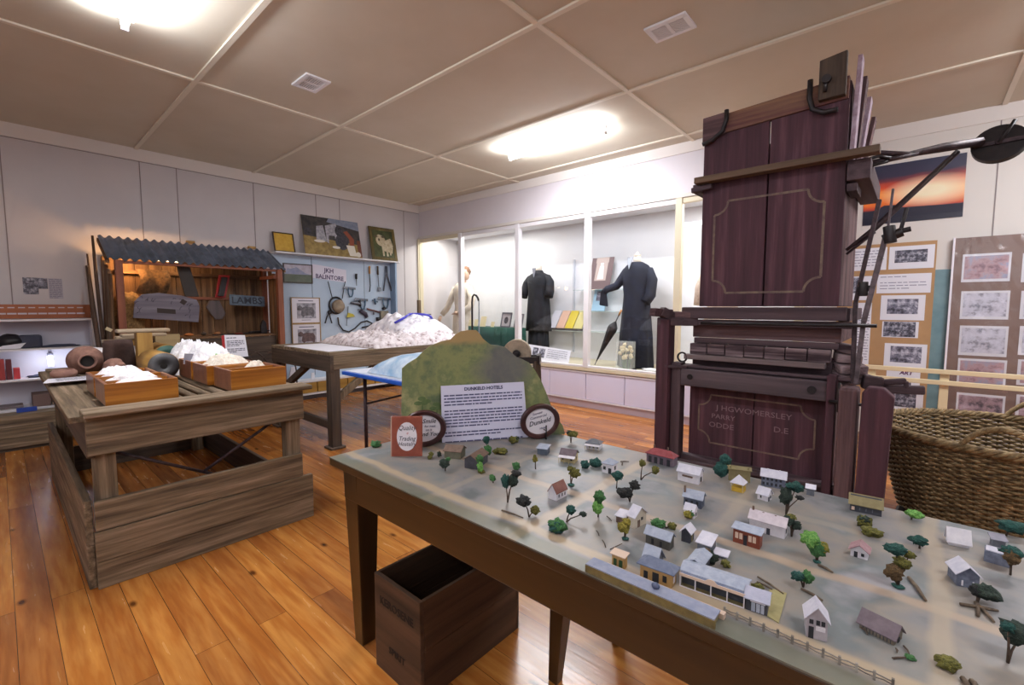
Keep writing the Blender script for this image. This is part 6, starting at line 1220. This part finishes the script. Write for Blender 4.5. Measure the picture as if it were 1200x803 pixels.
house('model_house', 'dark stone model house with a broad white gabled roof', (1121, 686.5), (1147, 691.5), 24, 16, 9, 'gy', STONE, WR, [(.2, .1, .08, .4, WH), (.7, .1, .08, .4, WH)])
house('model_house', 'low grey stone model house with a flat white roof at the right edge', (1152.5, 657.5), (1184, 666.5), 15, 13, 4, 'gx', STONE, WR, (), (), ov=-.002)
house('model_annex', 'small grey annex behind the low stone house at the right edge', (1163, 641), (1178, 644), 10, 9, 3, 'sk', GR, c_('grey_roof', '#7c7a88', '#8c8a98'))
house('model_store', 'tall narrow white model store with a steep white gable and shuttered front', (944.5, 746), (969, 753), 22, 26, 13, 'gy', c_('store_grey', '#9a949c', '#a8a2aa'), WR, [(.1, 0, .25, .55, WIN), (.12, .68, .2, .2, WIN), (.45, .68, .18, .22, WIN), (.7, .68, .18, .22, WIN), (.45, .42, .45, .2, WH)])
house('model_woolshed', 'long low model woolshed with a mauve brown roof near the front table edge', (1007, 736), (1047.5, 757), 22, 9, 11, 'gx', c_('woolshed_wall', '#7d7466', '#6d6456'), PUR_, W(.1, .2, .3, .4, .5, .6, .7, .8, .9, w=.02, v=.05, h=.8, m=DK), [(.4, 0, .25, .6, WIN)])
# the hotel, its wing and the dark bay house
def hotelfront(t, P, ln, d, hw, hr, X, Y, s):
    MB().prism(rect(-.002, hw*.78, ln+.002, hw*.98), P(0, -.012, 0), X, Z3, -Y, .0015).prism([(ln*.4, hw*.98), (ln*.6, hw*.98), (ln*.55, hw*1.15), (ln*.5, hw*1.2), (ln*.45, hw*1.15)], P(0, -.012, 0), X, Z3, -Y, .0015).build('fascia_board', SIG, t)
    a = P(0, -.012, 0); MB().add([P(0, -.012, .001), P(ln, -.012, .001), P(ln, 0, .001), P(0, 0, .001)], [(0, 1, 2, 3)]).build('verandah_floor', KH, t)
    MB().add([P(0, -.012, hw*.97), P(ln, -.012, hw*.97), P(ln, 0, hw*.99), P(0, 0, hw*.99)], [(0, 1, 2, 3)]).build('verandah_roof', SL, t)
    for i in range(5):
        p = P(ln*i/4, -.012, 0); MB().bb(p.x-.001, p.x+.001, p.y-.001, p.y+.001, ZT, ZT+hw*.85).build('verandah_post', WH, t)
    MB().prism(rect(0, 0, ln, hw*.06), P(0, -.0125, 0), X, Z3, -Y, .001).build('kerb', WH, t)
house('model_hotel', 'long dark fronted model hotel with a white posted verandah and pale blue roof', (799, 683), (873, 709), 24, 17, 4, 'gx', DK, BLR, (), (), extra=hotelfront)
house('model_wing', 'pale blue roofed rear wing at the left end of the model hotel', (806, 671), (822, 677), 30, 15, 4, 'gy', DK, BLR)
house('model_shed', 'white skillion roofed model outbuilding behind the hotel wing', (817, 645), (832, 650), 22, 10, 4, 'sk', GR, WR)
house('model_shed', 'small white roofed lean-to right of the hotel outbuilding', (838, 652), (851, 656), 10, 3, 2, 'sk', GR, WR)
house('model_bay_house', 'small black model house with a white bay window at the right end of the hotel', (874, 714), (899, 722.5), 22, 16, 7, 'gx', DK, c_('pale_blue_roof2', '#9fa2b8', '#b2b4c6'), [(.25, .05, .18, .65, BLR), (.48, .05, .18, .65, BLR), (.7, .05, .15, .65, BLR), (.2, .75, .7, .15, WH)])
# railway station
house('model_station', 'yellow brick model railway station with a hipped slate roof', (750, 676), (787, 690), 16, 17, 8, 'hip', YB, SL, [(.12, 0, .13, .6, WIN), (.4, 0, .2, .7, WIN), (.72, .25, .12, .45, WIN)], [(.3, .2, .3, .4, WH)], ov=.006)
house('model_house', 'model house with a steep pale blue roof and white barge boards behind the station', (753, 667), (768, 673), 22, 12, 14, 'gx', GR, BLR, (), [(.35, .0, .3, .6, WH)])
house('model_toilet_block', 'small yellow brick block with two green doors left of the station', (717, 663), (731, 668.5), 9, 15, 1, 'sk', YB, SIG, [(.15, 0, .25, .7, GRN), (.6, 0, .28, .7, GRN)])
pf = thing('model_platform', 'long low model railway platform along the front table edge', 'model platform', (6.10, -4.095, ZT))
ya, yb_ = -4.108, -4.062
MB().bb(5.976, 6.232, ya+.004, yb_-.014, ZT, ZT+.014).build('platform_wall', KH, pf); MB().bb(5.974, 6.234, ya, yb_-.012, ZT+.014, ZT+.017).build('platform_deck', c_('platform_grey', '#7b829a', '#8a90a4'), pf)
MB().bb(5.974, 6.236, ya-.001, ya+.003, ZT+.0, ZT+.015).build('edge_coping', c_('khaki_dark', '#5d5434', '#75693f'), pf)
MB().bb(6.0, 6.24, yb_-.012, yb_, ZT, ZT+.01).build('platform_ramp', SIG, pf)
p = at(768, 690, 'z', ZT+.017); MB().blob(p+Z3*.006, (.008, .006, .007), 2, .2).build('model_luggage', c_('blue_metal', '#4a5470'), None, tagd=('tiny blue grey luggage mound on the railway platform', 'model luggage'))
# fence
a, b = at(849, 720, 'z', ZT), at(1046, 806, 'z', ZT); fc = thing('model_fence', 'miniature post and rail fence running along the front of the model', 'model fence', mix(a, b, .5))
n = 11
for i in range(n+1):
    p = mix(a, b, i/n); MB().bb(p.x-.0018, p.x+.0018, p.y-.0018, p.y+.0018, ZT, ZT+.014).build('post', c_('fence_post', '#4c443e', '#9a948c', 20), fc)
for z in (.005, .010):
    pth = [mix(a, b, i/(n*2))+Z3*(z+.0012*sin(i*2.1+z*300)) for i in range(n*2+1)]; MB().tube(pth, .0011, 5).build('rail', c_('fence_rail', '#6a6460', '#8a8480'), fc)
A2 = at(900, 727, 'z', ZT)
pdk = [at(899, 722.5, 'z', ZT), at(912.5, 731, 'z', ZT), at(922, 696, 'z', ZT), at(902, 690, 'z', ZT)]
MB().add([p for p in pdk]+[p+Z3*.0015 for p in pdk], [(3, 2, 1, 0), (4, 5, 6, 7), (0, 1, 5, 4), (1, 2, 6, 5), (2, 3, 7, 6), (3, 0, 4, 7)]).build('model_paddock', c_('paddock', '#9c9468', '#8f875c'), None, tagd=('flat straw coloured paddock card right of the dark bay house', 'model paddock'))
# ---------------------------------------------------------------- miniature trees
FO = {'t': mat('foliage_teal', '#163f3c', '#2b5c54', .9, sc=220, bump=.8), 'd': mat('foliage_dark', '#1c2a26', '#35443a', .9, sc=220, bump=.8), 'g': mat('foliage_green', '#2e5a34', '#4c8048', .9, sc=220, bump=.8), 'l': mat('foliage_light', '#4d8a3c', '#86b860', .9, sc=220, bump=.8),
      'o': mat('foliage_olive', '#4c4c22', '#7a7634', .9, sc=220, bump=.8), 'b': mat('foliage_black', '#191b1c', '#2f3030', .9, sc=220, bump=.8), 'r': mat('foliage_rust', '#4e3c26', '#6f5838', .9, sc=220, bump=.8), 'y': mat('foliage_gold', '#6f6a2c', '#a09238', .9, sc=220, bump=.8)}
TW = mat('twig', '#3c2f26', '#57463a', .8, sc=60)
LBL = {'t': 'teal', 'd': 'dark green', 'g': 'green', 'l': 'light green', 'o': 'olive', 'b': 'black', 'r': 'rust', 'y': 'golden'}
def tree(px, py, blobs, label, name='model_tree', base=None):
    """blobs: (dx, dy, rx, ry, colour) in photo pixels from the foot"""
    f = at(px, py, 'z', ZT); s = depth(f)/FPX; H2 = Vector((RT.x, RT.y, 0)).normalized(); F2 = Vector((FW.x, FW.y, 0)).normalized(); rn = random.Random(int(px*7+py))
    t = thing(name, label, 'model tree', f); tr = MB()
    for i, (dx, dy, rx, ry, c) in enumerate(blobs):
        cen = f+H2*dx*s+Z3*max(dy*s, ry*s*.8)*1.04+F2*rn.uniform(-2, 2)*s
        if dy > ry*1.05 or abs(dx) > rx:
            m1_ = f+H2*dx*s*.25+Z3*dy*s*.45; tr.tube([f, m1_, cen], [.0022, .0018, .001], 5)
        MB().blob(cen, (rx*s, rx*s*.85, ry*s), 3, .42, 2.6, seed=i+px).build('foliage', FO[c], t)
    if base: MB().blob(f+Z3*.002, (base[0]*s, base[0]*s, 2*s), 2, .3, flat=-.002).build('moss_foot', FO[base[1]], t)
    if tr.v: tr.build('trunk', TW, t)
    return t
T = [
 (440, 524, [(0, 3, 6, 3.5, 'g')], 'low green bush at the extreme left corner of the model', 'model_bush'),
 (505, 538, [(0, 5, 3, 2.5, 'o'), (-1, 2, 3, 2, 'o')], 'tiny olive bush right of the small square frame', 'model_bush'),
 (514, 536, [(1, 4, 2.5, 3, 'd')], 'tiny dark green bush left of the grey brown shed', 'model_bush'),
 (522, 552, [(-1, 9, 6, 4.5, 'd'), (3, 13, 3, 2, 'g')], 'leaning dark green tree in front of the grey brown shed', 'model_tree'),
 (571, 536, [(-1, 20, 4, 4.5, 't'), (1, 9, 4.5, 6, 'g')], 'teal topped tree before the DUNKELD HOTELS sheet', 'model_tree'),
 (563, 554, [(-1, 15, 4.5, 5, 'g'), (0, 7, 3.5, 6, 'l'), (1, 1.5, 4.5, 2, 'o')], 'bright green clump against the dark log shed', 'model_bush'),
 (588, 532, [(0, 3, 7, 3.5, 'o'), (-7, 2, 4, 2.5, 'o')], 'spreading olive bush right of the teal topped tree', 'model_bush'),
 (602, 520, [(0, 4, 5.5, 4, 'o'), (3, 5, 3.5, 3, 'd')], 'dark green and olive bush under the right end of the sheet', 'model_bush'),
 (609, 511, [(0, 5, 4, 5, 'o')], 'olive bush left of the right oval plaque', 'model_bush'),
 (669, 519, [(2, 10, 6, 3.5, 'o'), (-2, 11, 3, 2.5, 'd')], 'olive tree near the far edge right of the right oval plaque', 'model_tree'),
 (627.6, 550, [(-.5, 11, 3, 3.5, 'y'), (-1, 15, 2, 2, 'o')], 'slim golden tree below the blue grey shed', 'model_tree'),
 (605, 551, [(0, 4, 4.5, 4.5, 'g')], 'single round green bush in the open left part of the model', 'model_bush'),
 (578, 566, [(-1, 6, 3.5, 3.5, 'g')], 'tiny green tree left of the tall dark tree', 'model_tree'),
 (595, 589, [(-3, 25, 4.5, 8, 't'), (6, 25, 6, 7, 'd'), (10, 33, 6, 3.5, 'b')], 'tall dark green tree with three crowns in the left of the model', 'model_tree'),
 (620, 606, [(-6, 19, 8, 6, 'b'), (7, 7, 5.5, 5, 'o')], 'brown black tree with a low olive crown by the fallen log', 'model_tree'),
 (669, 569, [(-1, 19, 3.5, 3, 'o'), (4, 14, 6, 5.5, 'o')], 'olive tree on a teal foot right of the centre left chapel', 'model_tree', (4, 't')),
 (653, 623, [(0, 6, 10, 7, 'g'), (-2, 4, 8, 6, 't')], 'large dark green bush by the cross road near the front', 'model_bush'),
 (664, 612, [(5, 14, 5, 5.5, 't'), (19, 10, 4, 2.5, 'd')], 'leaning branch with a teal crown beside the large dark green bush', 'model_tree'),
 (701, 606, [(1, 24, 6.5, 7, 'g'), (-1, 12, 5.5, 8, 'l')], 'tall light green tree in the middle left of the model', 'model_tree'),
 (686, 549, [(0, 4, 5, 4.5, 't')], 'round teal bush right of the cream cottage', 'model_bush'),
 (698, 547, [(0, 4, 6.5, 5, 't')], 'larger round teal bush left of the white hipped house', 'model_bush'),
 (722.5, 572.5, [(1, 15, 6, 4.5, 't')], 'small teal umbrella shaped tree in front of the white hipped house', 'model_tree'),
 (738, 588, [(-6, 11, 8, 5.5, 'b'), (5, 19, 6, 5, 'b')], 'black wind bent tree above the white gabled house', 'model_tree'),
 (751, 562.5, [(1, 20, 3.5, 4, 'o'), (17, 11, 4, 4.5, 'o')], 'forked bare tree with two olive tufts below the red roofed terrace', 'model_tree'),
 (732.5, 632, [(-2, 14, 6.5, 6, 'y'), (1, 20, 5, 4.5, 'y')], 'golden olive tree on a teal foot left of the stone barn', 'model_tree', (4, 't')),
 (781, 619, [(-9, 5, 8, 4.5, 'g'), (6, 3, 4.5, 4, 'o')], 'green bushes around a dead branch behind the stone barn', 'model_bush'),
 (806, 607, [(0, 4.5, 4.5, 4.5, 'y'), (4, 5, 3, 4, 'g')], 'yellow and green ball bush at the tiny white cottage', 'model_bush'),
 (845, 560, [(0, 10, 7, 8, 't'), (5, 20, 6, 5.5, 't')], 'leaning dark teal tree against the foot of the wool press', 'model_tree'),
 (921, 603, [(-1, 22, 6, 10, 'd'), (12, 31, 6, 5.5, 't'), (14, 20, 4, 2.5, 'b'), (3, 34, 5, 3, 't')], 'tall forked dark tree right of the grey two storey house', 'model_tree'),
 (927.5, 629, [(-3, 18, 6, 6, 'd'), (4, 14, 5, 5, 'd'), (0, 22, 4.5, 3.5, 'o')], 'dark green tree at the right end of the long white hall', 'model_tree'),
 (957, 659, [(-8, 27, 9, 8, 'l'), (0, 16, 10, 8.5, 'g'), (5, 17, 6, 7, 'y')], 'bright green double crowned tree in the centre of the model', 'model_tree', (4, 't')),
 (1012, 617, [(0, 6, 7, 7, 'o'), (-1, 9, 5, 4, 'd')], 'dark olive bush above the pink roofed cottage', 'model_bush'),
 (1020, 627, [(0, 4, 9, 5.5, 'o')], 'low olive bush just right of the dark olive one', 'model_bush'),
 (941, 688, [(-8, 14, 6, 5, 't'), (4, 12, 6, 7, 'g')], 'teal and green tree behind the log above the white store', 'model_tree'),
 (1068, 609, [(2, 7, 8, 4, 'l')], 'light green umbrella tree at the far table edge before the basket', 'model_tree'),
 (1077.5, 643, [(0, 9, 7.5, 5, 't')], 'small teal tree right of the cross roads at the right', 'model_tree'),
 (1052, 688, [(-6, 45, 10, 6, 't'), (1, 30, 8, 6, 'o'), (10, 38, 5, 4, 'o'), (-6, 18, 8, 9, 'r')], 'tall mixed tree with teal, olive and rust crowns', 'model_tree', (6, 't')),
 (1179, 628, [(6, 11, 13, 5.5, 't')], 'flat topped teal tree at the far right table edge', 'model_tree'),
 (1184, 674, [(-2, 22, 7, 8, 'r'), (0, 27, 9, 5, 't')], 'leaning tree with a teal and rust crown before the low stone house', 'model_tree'),
 (1145, 706, [(0, 12, 5, 6, 'b'), (9, 12, 12, 7.5, 'd')], 'black green tree on crossed sticks at the right front', 'model_tree'),
 (1181, 777, [(14, 34, 17, 12, 'd'), (-2, 42, 6, 5, 't')], 'tallest dark teal tree at the bottom right corner', 'model_tree'),
 (1109, 782, [(0, 6, 11, 6, 'o')], 'leaf shaped olive bush near the bottom right of the model', 'model_bush'),
 (833, 660, [(0, 6, 8, 7, 'd'), (-4, 12, 4, 4, 'r')], 'dark bush in the yard of the model hotel', 'model_bush'),
 (850, 664, [(0, 4, 5, 4, 'o')], 'small olive bush behind the hotel roof', 'model_bush'),
 (887, 690, [(0, 3, 6, 3.5, 'o')], 'khaki bush at the right end of the hotel verandah', 'model_bush'),
 (1046, 772, [(20, 2, 5, 2.5, 'g')], 'tiny green tuft in front of the woolshed', 'model_bush'),
]
for a in T: tree(a[0], a[1], a[2], a[3], a[4], a[5] if len(a) > 5 else None)
def sticks(name, label, segs, r=.0026, m=TW):
    pts_ = [(at(a[0], a[1], 'z', ZT+.0025), at(b[0], b[1], 'z', ZT+.0025)) for a, b in segs]
    q = MB()
    for a, b in pts_: q.tube([a, mix(a, b, .5)+Vector((.001, .001, .0006)), b], [r, r*1.1, r*.7], 6)
    return q.build(name, m, None, tagd=(label, 'model log'))
LOGM = mat('model_log', '#4a3d33', '#6b5b4a', .8, sc=80)
sticks('model_log', 'long fallen log beside the front road in the left of the model', [((588, 598), (613, 607))], .0022, LOGM)
sticks('model_log', 'thick fallen log right of the tall mixed tree', [((1065, 677), (1085, 704))], .0035, LOGM)
sticks('model_log', 'fallen log below the teal and green tree', [((939, 690), (964, 704))], .0025, LOGM)
sticks('model_log', 'thin log right of the bright green double tree', [((959, 662), (976, 671))], .0025, LOGM)
sticks('model_log', 'pair of thin sticks behind the dark bay house', [((888, 676), (918, 696)), ((887, 682), (905, 691))], .0018, LOGM)
sticks('model_log', 'pair of short logs at the bottom edge right of the leaf shaped olive bush', [((1128, 795), (1134, 806)), ((1138, 798), (1144, 806))], .004, LOGM)
sticks('model_log', 'crossed brown sticks under the black green tree', [((1125, 708), (1170, 716)), ((1143, 706), (1165, 729)), ((1146, 722), (1145, 706))], .0028, LOGM)
sticks('model_log', 'short twigs on the open ground left of the stone barn', [((699, 622), (702, 628)), ((706, 633), (710, 642)), ((711, 605), (717, 611)), ((715, 644), (729, 637))], .0012, TW)
sticks('model_log', 'grey branch lying right of the white hipped house', [((727, 541), (737, 541)), ((729, 545), (729, 541))], .0018, TW)
sticks('model_log', 'thin leaning sticks beside the woolshed', [((1009, 735), (1017, 744)), ((1059, 757), (1066, 768)), ((1050, 760), (1051, 765))], .0014, TW)
